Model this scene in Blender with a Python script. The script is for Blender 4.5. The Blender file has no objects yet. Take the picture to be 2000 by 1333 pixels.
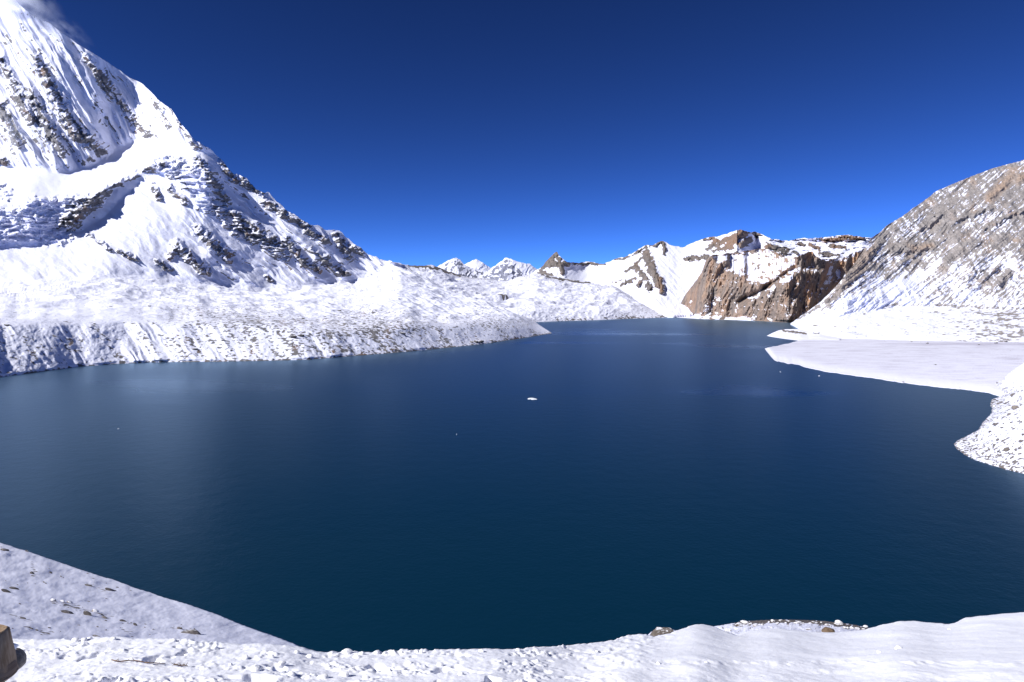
import bpy, bmesh, math, random
import numpy as np
from mathutils import Vector, Matrix

# ------------------------------------------------------------------ camera, sky, sun, exposure
sc = bpy.context.scene
COL = sc.collection
R = math.radians
F = 2000 * 24.0 / 36.0          # focal length in photo pixels (24 mm lens)
CAM_H = 95.0                    # eye height above the lake
PITCH = math.atan((666.5 - 578.0) / F)

cam = bpy.data.cameras.new("camera")
cam.lens = 24; cam.sensor_width = 36; cam.clip_start = 0.1; cam.clip_end = 120000
cam_o = bpy.data.objects.new("camera", cam); COL.objects.link(cam_o)
cam_o.location = (0, 0, CAM_H); cam_o.rotation_euler = (R(90) - PITCH, 0, 0)
sc.camera = cam_o

SUN_EL, SUN_AZ = R(37), R(244)   # azimuth clockwise from +Y: the sun stands to the left, a little behind
world = bpy.data.worlds.new("World"); sc.world = world; world.use_nodes = True
wt = world.node_tree
sky = wt.nodes.new("ShaderNodeTexSky"); sky.sky_type = 'NISHITA'; sky.sun_disc = False
sky.sun_elevation = SUN_EL; sky.sun_rotation = SUN_AZ
sky.altitude = 5000; sky.air_density = 0.5; sky.dust_density = 0; sky.ozone_density = 3
gm = wt.nodes.new("ShaderNodeGamma"); gm.inputs[1].default_value = 1.5
mx = wt.nodes.new("ShaderNodeMix"); mx.data_type = 'RGBA'; mx.blend_type = 'MULTIPLY'; mx.inputs[0].default_value = 1
mx.inputs[7].default_value = (0.41, 0.585, 0.816, 1)
wt.links.new(sky.outputs[0], gm.inputs[0]); wt.links.new(gm.outputs[0], mx.inputs[6])
wt.links.new(mx.outputs[2], wt.nodes["Background"].inputs[0])
wt.nodes["Background"].inputs[1].default_value = 0.079

sun = bpy.data.lights.new("sun", 'SUN'); sun.energy = 5.0; sun.angle = R(0.53); sun.color = (1.0, 0.98, 0.96)
sun_o = bpy.data.objects.new("sun", sun); COL.objects.link(sun_o)
sd = Vector((math.cos(SUN_EL) * math.sin(SUN_AZ), math.cos(SUN_EL) * math.cos(SUN_AZ), math.sin(SUN_EL)))
sun_o.rotation_euler = sd.to_track_quat('Z', 'Y').to_euler(); sun_o.location = (-300, -100, 600)

vs = sc.view_settings
vs.view_transform = 'Standard'; vs.look = 'None'; vs.exposure = 0.36; vs.gamma = 1.0; vs.use_curve_mapping = False
sc.cycles.max_bounces = 8; sc.cycles.diffuse_bounces = 5; sc.cycles.glossy_bounces = 3
sc.cycles.volume_bounces = 3; sc.cycles.use_denoising = True

# ------------------------------------------------------------------ numeric helpers
rng = np.random.default_rng(7)
random.seed(7)
PERM = np.tile(np.random.default_rng(3).permutation(512), 3)
_ang = np.random.default_rng(4).random(512) * 2 * np.pi
GX, GY = np.cos(_ang), np.sin(_ang)

def perlin(x, y, seed=0):
    x = np.asarray(x, float) + seed * 37.17; y = np.asarray(y, float) + seed * 91.71
    xi = np.floor(x).astype(np.int64); yi = np.floor(y).astype(np.int64)
    xf = x - xi; yf = y - yi
    u = xf * xf * xf * (xf * (xf * 6 - 15) + 10); v = yf * yf * yf * (yf * (yf * 6 - 15) + 10)
    def g(ox, oy):
        h = PERM[(PERM[(xi + ox) & 511] + yi + oy) & 511]
        return GX[h] * (xf - ox) + GY[h] * (yf - oy)
    a = g(0, 0); b = g(1, 0); c = g(0, 1); d = g(1, 1)
    return ((a + u * (b - a)) * (1 - v) + (c + u * (d - c)) * v) * 1.45

def fbm(x, y, octs=5, seed=0, gain=0.5, lac=2.03):
    s = 0; a = 1; t = 0
    for i in range(octs):
        s = s + a * perlin(x, y, seed + i * 7.3); t += a; a *= gain; x = x * lac; y = y * lac
    return s / t

def ridged(x, y, octs=4, seed=0, gain=0.5):
    s = 0; a = 1; t = 0
    for i in range(octs):
        s = s + a * (1 - 2 * np.abs(perlin(x, y, seed + i * 5.1))); t += a; a *= gain; x = x * 2.03; y = y * 2.03
    return s / t                                    # about -1 .. 1, ridges high

def worley(x, y, seed=0):
    xi = np.floor(x).astype(np.int64); yi = np.floor(y).astype(np.int64)
    f1 = np.full(np.shape(x), 9.0); f2 = f1.copy(); cid = np.zeros(np.shape(x))
    rr = np.random.default_rng(100 + seed).random((512, 3))
    for ox in (-1, 0, 1):
        for oy in (-1, 0, 1):
            h = PERM[(PERM[(xi + ox) & 511] + yi + oy + seed) & 511]
            dx = xi + ox + rr[h, 0] - x; dy = yi + oy + rr[h, 1] - y
            dd = np.sqrt(dx * dx + dy * dy)
            n = dd < f1
            f2 = np.where(n, f1, np.minimum(f2, dd)); cid = np.where(n, rr[h, 2], cid); f1 = np.where(n, dd, f1)
    return f1, f2, cid

def ss(a, b, x):
    t = np.clip((np.asarray(x, float) - a) / (b - a), 0, 1); return t * t * (3 - 2 * t)

def line(pts):
    xs = np.array([p[0] for p in pts], float); ys = np.array([p[1] for p in pts], float)
    return lambda px: np.interp(px, xs, ys)

def smooth_line(pts, r=12):
    f = line(pts)
    def g(px):
        px = np.asarray(px, float)
        return sum(f(px + k * r / 4) for k in range(-4, 5)) / 9
    return g

def stroke(px, py, x1, y1, x2, y2, r):
    dx, dy = x2 - x1, y2 - y1; L = dx * dx + dy * dy + 1e-6
    t = np.clip(((px - x1) * dx + (py - y1) * dy) / L, 0, 1)
    return 1 - np.hypot(px - x1 - t * dx, py - y1 - t * dy) / r     # 1 on the stroke, 0 at radius r

def strokes(px, py, lst, warp=0.0, seed=0, wscale=14.0):
    if warp:
        px = px + warp * fbm(px / wscale, py / wscale, 3, seed); py = py + warp * fbm(px / wscale, py / wscale, 3, seed + 50)
    out = np.full(np.shape(px), -1.0)
    for s in lst:
        k = s[5] if len(s) > 5 else 1.0
        m = stroke(px, py, *s[:5]); out = np.maximum(out, np.where(m > 0, m * k, np.maximum(m, -1)))
    return out

CA, SA = math.cos(PITCH), math.sin(PITCH)
def ray(px, py):
    xr = (np.asarray(px, float) - 1000) / F; zr = (666.5 - np.asarray(py, float)) / F
    y = CA + zr * SA; z = -SA + zr * CA
    return xr / y, z / y                     # x and z per metre of forward distance
def elev(py): return ray(1000, py)[1]
def unproj(px, py, d):
    x, z = ray(px, py); return np.stack([x * d, d + 0 * x, CAM_H + z * d], -1)
def water_d(py, z=0.0): return (CAM_H - z) / np.maximum(-elev(py), 1e-4)

def blur(a, n, axis):
    if n < 1: return a
    k = np.hanning(2 * n + 3)[1:-1]; k /= k.sum()
    p = [(0, 0), (0, 0)]; p[axis] = (n, n)
    b = np.pad(a, p, mode='edge'); out = np.zeros_like(a)
    for i in range(2 * n + 1):
        sl = [slice(None)] * 2; sl[axis] = slice(i, i + a.shape[axis]); out += k[i] * b[tuple(sl)]
    return out

def grid_mesh(name, P, col=None, smooth=True):
    ny, nx = P.shape[:2]
    idx = np.arange(ny * nx).reshape(ny, nx)
    q = np.stack([idx[:-1, :-1], idx[:-1, 1:], idx[1:, 1:], idx[1:, :-1]], -1).reshape(-1, 4)
    me = bpy.data.meshes.new(name)
    me.vertices.add(ny * nx); me.vertices.foreach_set("co", P.reshape(-1).astype(np.float32))
    me.loops.add(q.size); me.loops.foreach_set("vertex_index", q.reshape(-1).astype(np.int32))
    me.polygons.add(len(q)); me.polygons.foreach_set("loop_start", np.arange(0, q.size, 4, dtype=np.int32))
    me.polygons.foreach_set("use_smooth", np.full(len(q), smooth))
    me.update(calc_edges=True)
    if col is not None:
        at = me.color_attributes.new("cover", 'FLOAT_COLOR', 'POINT')
        at.data.foreach_set("color", col.reshape(-1).astype(np.float32))
    return me

def normals(P):
    du = np.gradient(P, axis=1); dv = np.gradient(P, axis=0)
    n = np.cross(du, dv); n /= np.linalg.norm(n, axis=-1, keepdims=True) + 1e-9
    return n

RELIEFS = {}
def relief(name, px0, px1, nx, ny, top, bot, d_bot, slope, mat, d_top=None, disp=None, cover=None, hb=6, skirt=True, vpow=1.0, shore=True, back=0.9, kb=30, mid=None, d_mid=None, zdisp=None, side=None):
    """Terrain seen from the lake rim: every column climbs from its foot to its skyline with the given ground slope."""
    U = np.linspace(px0, px1, nx); V = np.linspace(0, 1, ny) ** vpow
    if side: U = np.concatenate([np.arange(side[0], px0, 14.0), U, np.arange(px1 + 14, side[1], 14.0)]); nx = len(U)
    b = bot(U); t = np.minimum(top(U), b - 0.6)
    PX = np.repeat(U[None], ny, 0); PY = b[None] + (t - b)[None] * V[:, None]
    E = elev(PY)
    W = 1 / np.maximum(slope(PX, PY) - E, 0.02)
    inc = 0.5 * (W[1:] + W[:-1]) * np.diff(E, axis=0)
    cum = np.concatenate([np.zeros((1, nx)), np.cumsum(inc, 0)])
    l0 = blur(np.log(d_bot(U))[None], hb, 1)[0]
    if mid is not None:                       # depth is pinned on a curve part-way up
        mm = mid(U); cm = np.array([np.interp(-mm[i], -PY[:, i], cum[:, i]) for i in range(nx)])
        k1 = (np.log(d_mid(U)) - l0) / np.maximum(cm, 1e-3)
        cum = np.where(cum < cm[None], cum * k1[None], (cm * k1)[None] + cum - cm[None])
    elif d_top is not None:
        tot = blur(np.maximum(cum[-1], 1e-6)[None], kb, 1)[0]; k = blur(((np.log(d_top(U)) - l0) / tot)[None], kb, 1)[0]; cum = cum * k[None]
    D = np.exp(l0[None] + cum)
    if disp is not None:
        dd = disp(PX, PY, D)
        if shore: dd = dd * ss(0, 6, b[None] - PY)
        D = D + dd
    P = unproj(PX, PY, D)
    if zdisp is not None: P[..., 2] += zdisp(PX, PY, P)
    N = normals(P)
    C = np.zeros(P.shape[:2] + (4,)); C[..., 3] = 0
    if cover is not None:
        cc = cover(PX, PY, N, P)
        for i, c in enumerate(cc): C[..., i] = c
    RELIEFS[name] = (px0, px1, b, t, V, D)
    if skirt:
        Pf = P[:1].copy(); Pf[..., 2] -= 12; Pf[..., 1] -= 0.0
        rows = [Pf, P]; last = P[-1:]
        for f, s in ((0.02, .45), (0.08, .7), (0.3, back)):
            q = last.copy(); dst = last[..., 1] * f
            q[..., 0] *= 1 + f; q[..., 1] += dst; q[..., 2] -= dst * s
            rows.append(q)
        P = np.concatenate(rows); C = np.concatenate([C[:1], C, C[-1:], C[-1:], C[-1:]])
    o = bpy.data.objects.new(name, grid_mesh(name, P, C)); COL.objects.link(o)
    o.data.materials.append(mat); o["kind"] = "structure"
    return o

def depth_at(name, px, py):
    px0, px1, b, t, V, D = RELIEFS[name]
    fx = np.clip((px - px0) / (px1 - px0), 0, 1) * (len(b) - 1); i = int(min(fx, len(b) - 2)); a = fx - i
    bb = b[i] * (1 - a) + b[i + 1] * a; tt = t[i] * (1 - a) + t[i + 1] * a
    v = np.clip((py - bb) / (tt - bb), 0, 1)
    return float(np.interp(v, V, D[:, i] * (1 - a) + D[:, i + 1] * a))
def on(name, px, py):
    return Vector(unproj(px, py, depth_at(name, px, py)))

# ------------------------------------------------------------------ materials
def new_mat(name):
    m = bpy.data.materials.new(name); m.use_nodes = True
    nt = m.node_tree; b = nt.nodes["Principled BSDF"]; return m, nt, b
def nd(nt, t, **kw):
    n = nt.nodes.new(t)
    for k, v in kw.items(): setattr(n, k, v)
    return n
def noise_node(nt, scale, detail=4, rough=0.55, vec=None):
    n = nd(nt, "ShaderNodeTexNoise"); n.inputs["Scale"].default_value = scale; n.inputs["Detail"].default_value = detail
    n.inputs["Roughness"].default_value = rough
    if vec is not None: nt.links.new(vec, n.inputs["Vector"])
    return n
def mixc(nt, f, a, b):
    m = nd(nt, "ShaderNodeMix", data_type='RGBA')
    for s, v in ((0, f), (6, a), (7, b)):
        if isinstance(v, (tuple, list, float, int)): m.inputs[s].default_value = v if s == 0 else tuple(v) + (1,)
        else: nt.links.new(v, m.inputs[s])
    return m.outputs[2]
def math_n(nt, op, a, b=None, clamp=False):
    m = nd(nt, "ShaderNodeMath", operation=op, use_clamp=clamp)
    for i, v in enumerate((a, b)):
        if v is None: continue
        if isinstance(v, (float, int)): m.inputs[i].default_value = v
        else: nt.links.new(v, m.inputs[i])
    return m.outputs[0]
def mapr(nt, v, a, b, c=0.0, d=1.0):
    m = nd(nt, "ShaderNodeMapRange"); nt.links.new(v, m.inputs[0])
    for i, k in enumerate((a, b, c, d)): m.inputs[i + 1].default_value = k
    return m.outputs[0]

SNOW = (0.785, 0.80, 0.93)
def terrain_mat(name, rock_a, rock_b, rock_t, unit, snow=SNOW, breakup=0.35, bump=0.4, zst=1.0, soil=(0.2, 0.165, 0.135), rub=None):
    """cover.r = bare rock, cover.g = ochre rock, cover.b = bare soil; unit = metres of the finest grain"""
    m, nt, b = new_mat(name)
    at = nd(nt, "ShaderNodeVertexColor", layer_name="cover"); sp = nd(nt, "ShaderNodeSeparateColor"); nt.links.new(at.outputs[0], sp.inputs[0])
    tc = nd(nt, "ShaderNodeTexCoord"); mp = nd(nt, "ShaderNodeMapping"); nt.links.new(tc.outputs["Object"], mp.inputs[0])
    mp.inputs["Scale"].default_value = (1, 1, zst)
    ru = noise_node(nt, 1 / (rub or unit), 2, 0.5, mp.outputs[0])
    rub_f = mapr(nt, math_n(nt, 'ADD', ru.outputs[0], math_n(nt, 'MULTIPLY', math_n(nt, 'SUBTRACT', at.outputs[1], 0.5), 0.55)), 0.56, 0.64)
    n1 = noise_node(nt, 1 / (unit * 2.5), 5, 0.65, mp.outputs[0])
    n2 = noise_node(nt, 1 / (unit * 12), 4, 0.6, mp.outputs[0])
    n3 = noise_node(nt, 1 / (unit * 40), 3, 0.5, mp.outputs[0])
    rc = mixc(nt, mapr(nt, n2.outputs[0], 0.35, 0.65), rock_a, rock_b)
    rc = mixc(nt, math_n(nt, 'MULTIPLY', sp.outputs[1], mapr(nt, n2.outputs[0], 0.25, 0.6, 0.45, 1.0), True), rc, rock_t)
    rc2 = nd(nt, "ShaderNodeMix", data_type='RGBA', blend_type='MULTIPLY'); rc2.inputs[0].default_value = 1
    gr = mapr(nt, n1.outputs[0], 0.3, 0.7, 0.62, 1.3); cb = nd(nt, "ShaderNodeCombineColor")
    for i in range(3): nt.links.new(gr, cb.inputs[i])
    nt.links.new(rc, rc2.inputs[6]); nt.links.new(cb.outputs[0], rc2.inputs[7])
    f = math_n(nt, 'ADD', sp.outputs[0], math_n(nt, 'MULTIPLY', math_n(nt, 'SUBTRACT', n1.outputs[0], 0.5), breakup))
    f = math_n(nt, 'MAXIMUM', mapr(nt, f, 0.36, 0.6), rub_f)
    sn = mixc(nt, mapr(nt, n3.outputs[0], 0.35, 0.7), snow, tuple(c * 0.965 for c in snow))
    sn = mixc(nt, sp.outputs[2], sn, soil)
    nt.links.new(mixc(nt, f, sn, rc2.outputs[2]), b.inputs["Base Color"])
    b.inputs["Roughness"].default_value = 0.85; b.inputs["Specular IOR Level"].default_value = 0.2
    bp = nd(nt, "ShaderNodeBump"); bp.inputs["Strength"].default_value = bump; bp.inputs["Distance"].default_value = unit * 1.2
    nt.links.new(n1.outputs[0], bp.inputs["Height"]); nt.links.new(bp.outputs[0], b.inputs["Normal"])
    return m

M_PEAK = terrain_mat("snowy peak", (0.14, 0.138, 0.15), (0.22, 0.208, 0.205), (0.23, 0.14, 0.09), 5, breakup=0.9, rub=6)
M_MORAINE = terrain_mat("snowy moraine", (0.11, 0.10, 0.10), (0.17, 0.15, 0.14), (0.2, 0.16, 0.12), 4, rub=11)
M_FAR = terrain_mat("far snowy ridge", (0.12, 0.11, 0.105), (0.2, 0.17, 0.155), (0.27, 0.17, 0.115), 6, breakup=0.8, rub=12)
M_CLIFF = terrain_mat("ochre cliff rock", (0.17, 0.148, 0.14), (0.275, 0.208, 0.168), (0.40, 0.235, 0.14), 4, zst=0.35, breakup=0.7)
M_HILL = terrain_mat("brown scree hill", (0.23, 0.21, 0.205), (0.31, 0.28, 0.265), (0.34, 0.25, 0.19), 3, breakup=0.9, rub=7)
M_DIST = terrain_mat("distant peaks", (0.17, 0.18, 0.24), (0.25, 0.26, 0.33), (0.2, 0.2, 0.2), 25)  # haze of distance is put into the rock colour as a blue tint
M_FLAT = terrain_mat("snow on the flats", (0.15, 0.13, 0.12), (0.2, 0.17, 0.15), (0.2, 0.17, 0.15), 1.5, snow=(0.72, 0.725, 0.83), soil=(0.40, 0.38, 0.47), rub=5)
M_BANK = terrain_mat("stony snow bank", (0.12, 0.11, 0.11), (0.18, 0.16, 0.15), (0.24, 0.18, 0.13), 0.6, rub=1.9)
M_SLOPE = terrain_mat("snow slope", (0.12, 0.105, 0.10), (0.2, 0.17, 0.15), (0.24, 0.18, 0.13), 0.25, rub=0.5, bump=0.12)
M_FORE = terrain_mat("trodden snow", (0.16, 0.13, 0.11), (0.22, 0.19, 0.16), (0.24, 0.18, 0.13), 0.02, bump=0.25, snow=(0.88, 0.89, 0.95))

# ------------------------------------------------------------------ lake
WATER_K = 0.76
def water_mat():
    m, nt, b = new_mat("lake water")
    tc = nd(nt, "ShaderNodeTexCoord")
    mp = nd(nt, "ShaderNodeMapping"); mp.inputs["Scale"].default_value = (0.0011, 0.0042, 1); mp.inputs["Rotation"].default_value = (0, 0, R(-7))
    nt.links.new(tc.outputs["Object"], mp.inputs[0])
    st = noise_node(nt, 1.0, 3, 0.45, mp.outputs[0]); st.inputs["Distortion"].default_value = 0.6
    patch = st.outputs[0]
    for cx, cy, rx, ry, k in ((330, 1790, 330, 170, 0.3), (250, 715, 75, 110, 0.2), (-350, 720, 170, 120, 0.16), (-90, 1150, 160, 130, 0.12), (430, 1250, 150, 160, 0.16)):
        m2 = nd(nt, "ShaderNodeMapping"); m2.inputs["Location"].default_value = (-cx, -cy, 0); nt.links.new(tc.outputs["Object"], m2.inputs[0])
        m3 = nd(nt, "ShaderNodeMapping"); m3.inputs["Scale"].default_value = (1.0 / rx, 1.0 / ry, 1); nt.links.new(m2.outputs[0], m3.inputs[0])
        ln = nd(nt, "ShaderNodeVectorMath", operation='LENGTH'); nt.links.new(m3.outputs[0], ln.inputs[0])
        patch = math_n(nt, 'ADD', mapr(nt, ln.outputs["Value"], 0.2, 1.4, k, 0.0), patch)
    calm = mapr(nt, patch, 0.55, 0.95)
    w1 = noise_node(nt, 0.55, 3, 0.6, tc.outputs["Object"]); w2 = noise_node(nt, 0.11, 2, 0.5, tc.outputs["Object"])
    h = math_n(nt, 'ADD', w1.outputs[0], math_n(nt, 'MULTIPLY', w2.outputs[0], 1.5))
    bp = nd(nt, "ShaderNodeBump"); bp.inputs["Distance"].default_value = 0.09
    nt.links.new(mapr(nt, calm, 0, 1, 1.0, 0.35), bp.inputs["Strength"]); nt.links.new(h, bp.inputs["Height"])
    nt.nodes.remove(b)
    df = nd(nt, "ShaderNodeBsdfDiffuse"); df.inputs["Color"].default_value = (0.0008, 0.0195, 0.041, 1)
    gl = nd(nt, "ShaderNodeBsdfGlossy"); gl.inputs["Color"].default_value = (0.60, 0.80, 1.0, 1); nt.links.new(mapr(nt, calm, 0, 1, 0.33, 0.12), gl.inputs["Roughness"]); nt.links.new(bp.outputs[0], gl.inputs["Normal"])
    fr = nd(nt, "ShaderNodeFresnel"); fr.inputs["IOR"].default_value = 1.333; nt.links.new(bp.outputs[0], fr.inputs["Normal"])
    mxs = nd(nt, "ShaderNodeMixShader"); nt.links.new(math_n(nt, 'MULTIPLY', fr.outputs[0], WATER_K), mxs.inputs[0]); nt.links.new(df.outputs[0], mxs.inputs[1]); nt.links.new(gl.outputs[0], mxs.inputs[2])
    nt.links.new(mxs.outputs[0], nt.nodes["Material Output"].inputs["Surface"])
    return m
me = bpy.data.meshes.new("lake")
me.from_pydata([(-3500, -400, 0), (3500, -400, 0), (3500, 4200, 0), (-3500, 4200, 0)], [], [(0, 1, 2, 3)])
lake = bpy.data.objects.new("lake", me); COL.objects.link(lake); lake["kind"] = "structure"; me.materials.append(water_mat())
me = bpy.data.meshes.new("ground")
me.from_pydata([(-24000, -3000, -60), (24000, -3000, -60), (24000, 24000, -60), (-24000, 24000, -60)], [], [(0, 1, 2, 3)])
gr_o = bpy.data.objects.new("ground", me); COL.objects.link(gr_o); gr_o["kind"] = "structure"
gm_, gnt, gb = new_mat("valley snow"); gb.inputs["Base Color"].default_value = SNOW + (1,); gb.inputs["Roughness"].default_value = 0.9
me.materials.append(gm_)

# ------------------------------------------------------------------ L1: the great snow face on the left with its moraine
sh1 = line([(-400, 812), (-200, 772), (0, 737), (80, 727), (150, 717), (230, 711), (300, 708), (400, 707), (500, 705.5), (600, 703), (700, 695), (800, 687), (900, 677), (960, 670), (1000, 664), (1040, 658), (1062, 654), (1077, 651.5)])
sky1 = line([(-400, -330), (-200, -165), (0, -25), (60, 28), (100, 48), (150, 86), (200, 115), (230, 135), (250, 150), (280, 165), (310, 196), (335, 214), (352, 240), (380, 273), (410, 292), (440, 320), (458, 342), (475, 344), (500, 369), (525, 378), (545, 398), (570, 417), (600, 436), (640, 450), (662, 450), (690, 475), (715, 495), (745, 508), (765, 510), (785, 519), (810, 532), (850, 556), (900, 579), (950, 596), (1000, 611), (1040, 626), (1062, 641), (1077, 650)])
lip1 = smooth_line([(-400, 470), (-100, 415), (0, 402), (60, 393), (110, 386), (150, 386), (200, 373), (270, 341), (300, 314), (340, 302), (400, 305), (430, 330)], 10)
clb1 = smooth_line([(-400, 560), (-100, 500), (0, 480), (60, 480), (110, 462), (150, 455), (200, 427), (262, 366), (300, 345), (350, 370), (400, 400), (430, 415)], 10)
sht1 = smooth_line([(-400, 380), (-100, 335), (0, 326), (60, 330), (120, 338), (180, 322), (215, 296), (270, 272), (320, 276), (370, 292), (410, 298)], 12)
foot1 = smooth_line([(-400, 560), (0, 556), (100, 548), (200, 540), (300, 545), (420, 556), (520, 560), (620, 552), (700, 545), (760, 522), (820, 500), (1077, 480)], 20)
crest1 = smooth_line([(-400, 660), (0, 633), (100, 632), (260, 628), (330, 634), (420, 632), (520, 640), (640, 648), (760, 642), (860, 637), (940, 635), (990, 636), (1030, 640), (1055, 645), (1077, 650)], 14)
crest1_ = crest1
crest1 = lambda u: crest1_(u) + 7 * fbm(np.asarray(u, float) / 70, np.asarray(u, float) * 0, 3, 30) * ss(1040, 960, np.asarray(u, float))

ROCK1 = [(0, 114, 18, 146, 12), (69, 110, 110, 190, 13), (110, 190, 144, 255, 17), (144, 255, 204, 296, 17), (0, 205, 34, 275, 15), (0, 312, 10, 318, 9),
 (60, 190, 120, 290, 20, .9), (20, 150, 60, 230, 14, .7), (168, 111, 240, 204, 9, .8), (240, 204, 288, 262, 11, .8), (190, 150, 215, 190, 8, .5), (300, 190, 335, 250, 6, .4),
 (384, 306, 444, 390, 10), (432, 316, 459, 348, 10), (474, 345, 503, 372, 10), (345, 235, 385, 290, 6, .6),
 (126, 436, 165, 408, 17, 1.3), (165, 408, 206, 368, 15, 1.3), (206, 368, 262, 338, 11, 1.1), (168, 455, 216, 488, 5, .8), (231, 491, 270, 509, 5), (306, 512, 332, 525, 6),
 (345, 479, 392, 523, 13), (330, 500, 350, 480, 9, .8), (402, 528, 410, 534, 5), (387, 450, 444, 500, 14, .9), (300, 366, 312, 390, 6), (330, 366, 362, 394, 8, .9), (420, 354, 441, 390, 8),
 (456, 416, 492, 470, 9, .8), (476, 356, 512, 376, 9), (518, 395, 566, 422, 10), (554, 416, 600, 438, 10), (599, 449, 640, 472, 9), (662, 468, 682, 500, 11), (680, 480, 706, 493, 8), (655, 455, 668, 470, 8, .8),
 (449, 416, 494, 442, 8, .9), (494, 443, 550, 480, 12), (557, 468, 592, 511, 10), (590, 509, 624, 528, 8), (638, 510, 676, 538, 10), (610, 490, 640, 505, 6, .8), (767, 514, 784, 525, 5), (521, 540, 531, 552, 5), (720, 540, 732, 548, 4, .7), (280, 330, 320, 320, 7, .8)]

def slope1(px, py):
    E = elev(py)
    bank = ss(-9, 9, py - crest1(px)); foot = ss(-14, 14, foot1(px) - py)
    S = (E + 0.05) * (1 - bank) + bank * (0.35 - 0.17 * ss(550, 900, px))
    S = S * (1 - foot) + foot * (0.42 + 0.4 * ss(120, 420, px) + E * 0.6)
    wl = 1 - ss(395, 440, px)
    cl = ss(-4, 4, clb1(px) - py) * ss(-4, 4, py - lip1(px)) * wl
    S = S * (1 - cl) + cl * 1.25
    shf = ss(-4, 4, lip1(px) - py) * ss(-8, 8, py - sht1(px)) * wl
    S = S * (1 - shf) + shf * (E + 0.3)
    up = ss(-8, 10, sht1(px) - py) * wl
    S = S * (1 - up) + up * 1.35
    return S

def zones1(px, py):
    wl = 1 - ss(400, 440, px)
    up = ss(-6, 16, sht1(px) - py) * wl
    shelf = ss(-4, 4, lip1(px) - py) * ss(-8, 8, py - sht1(px)) * wl
    face = ss(-12, 12, foot1(px) - py)
    return up, shelf, face, wl

def disp1(px, py, d):
    up, shelf, face, wl = zones1(px, py)
    rk = np.clip(strokes(px, py, ROCK1, 9, 1), 0, 1)
    wx = 10 * fbm(px / 60, py / 60, 3, 5)
    a = px * 0.85 - py * 0.52 + wx; l = px * 0.52 + py * 0.85
    o = -34 * fbm(px / 110, py / 110, 4, 2) * face
    # snow flutes on the upper face
    fl = ridged(a / 26, l / 260, 2, 11); fl2 = ridged(a / 9, l / 90, 2, 12)
    o -= up * (34 * fl + 11 * fl2 + 9 * fbm(a / 9, l / 26, 4, 13) * (0.3 + rk))
    # ribs running down the lower face
    b = px * 0.62 - py * 0.78 + 14 * fbm(px / 70, py / 70, 3, 15); m = px * 0.78 + py * 0.62
    low = face * (1 - up) * (1 - shelf)
    right = ss(330, 420, px)
    o -= low * (0.35 + 0.65 * right) * (36 * ridged(b / 50, m / 230, 3, 16) + 7 * ridged(b / 15, m / 60, 3, 17))
    # rock stands proud and broken
    o -= face * rk * (14 + 30 * ridged(px / 22, py / 22, 4, 18) + 9 * ridged((px + py) / 7, (px - py) / 22, 2, 19))
    # the shelf's ice edge overhangs the slabs below it
    q = ss(0, 1, (clb1(px) - py) / np.maximum(clb1(px) - lip1(px), 4)) * (1 - ss(0, 70, lip1(px) - py)) * wl
    o -= 8 * q * ss(-80, 60, px) 
    # icefall blocks
    ser = np.maximum(np.clip(strokes(px, py, [(-60, 440, 120, 440, 46), (60, 400, 190, 392, 18), (-40, 380, 10, 375, 22)], 10, 21), 0, 1), np.clip(strokes(px, py, [(310, 320, 400, 345, 26), (370, 345, 400, 395, 26), (420, 400, 470, 450, 20), (480, 450, 560, 500, 14)], 8, 22), 0, 1))
    f1, f2, c = worley(px / 24 + 0.8 * fbm(px / 26, py / 26, 3, 24), py / 15 + 0.6 * fbm(px / 26, py / 20, 3, 27), 1)
    o -= ss(0, .5, ser) * (22 * c * ss(0, .6, f2 - f1) + 44 * ridged(px / 34 + 0.5 * fbm(px / 22, py / 14, 3, 26), py / 13, 4, 25) - 10)
    # hummocks of the rubble-covered plateau, gullies of the bank
    pl = 1 - face
    bank = ss(-3, 6, py - crest1(px))
    gl = px - 0.75 * py + 10 * fbm(px / 50, py / 40, 3, 33)
    amp = ss(-.25, .45, fbm(px / 110, py * 0, 3, 28)) * ss(1060, 900, px)
    o -= bank * ((2 + 9 * amp) * ridged(gl / 44, py / 200, 3, 34) + 5 * fbm(px / 60, py / 40, 3, 27) + (0.7 + 0.9 * (1 - amp)) * fbm(px / 9, py / 8, 4, 35))
    return o

def z1(px, py, P):
    up, shelf, face, wl = zones1(px, py)
    X, Y = P[..., 0], P[..., 1]
    pl = ss(-2, 16, crest1(px) - py) * (1 - face) * ss(1070, 980, px)
    h = 10 * fbm(X / 150, Y / 190, 4, 231) + 11 * ridged(X / 120 + Y / 260, Y / 210 - X / 400, 4, 232) + 2.0 * fbm(X / 26, Y / 40, 3, 233)
    return pl * h * (0.45 + 0.55 * ss(1000, 1800, Y))

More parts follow.
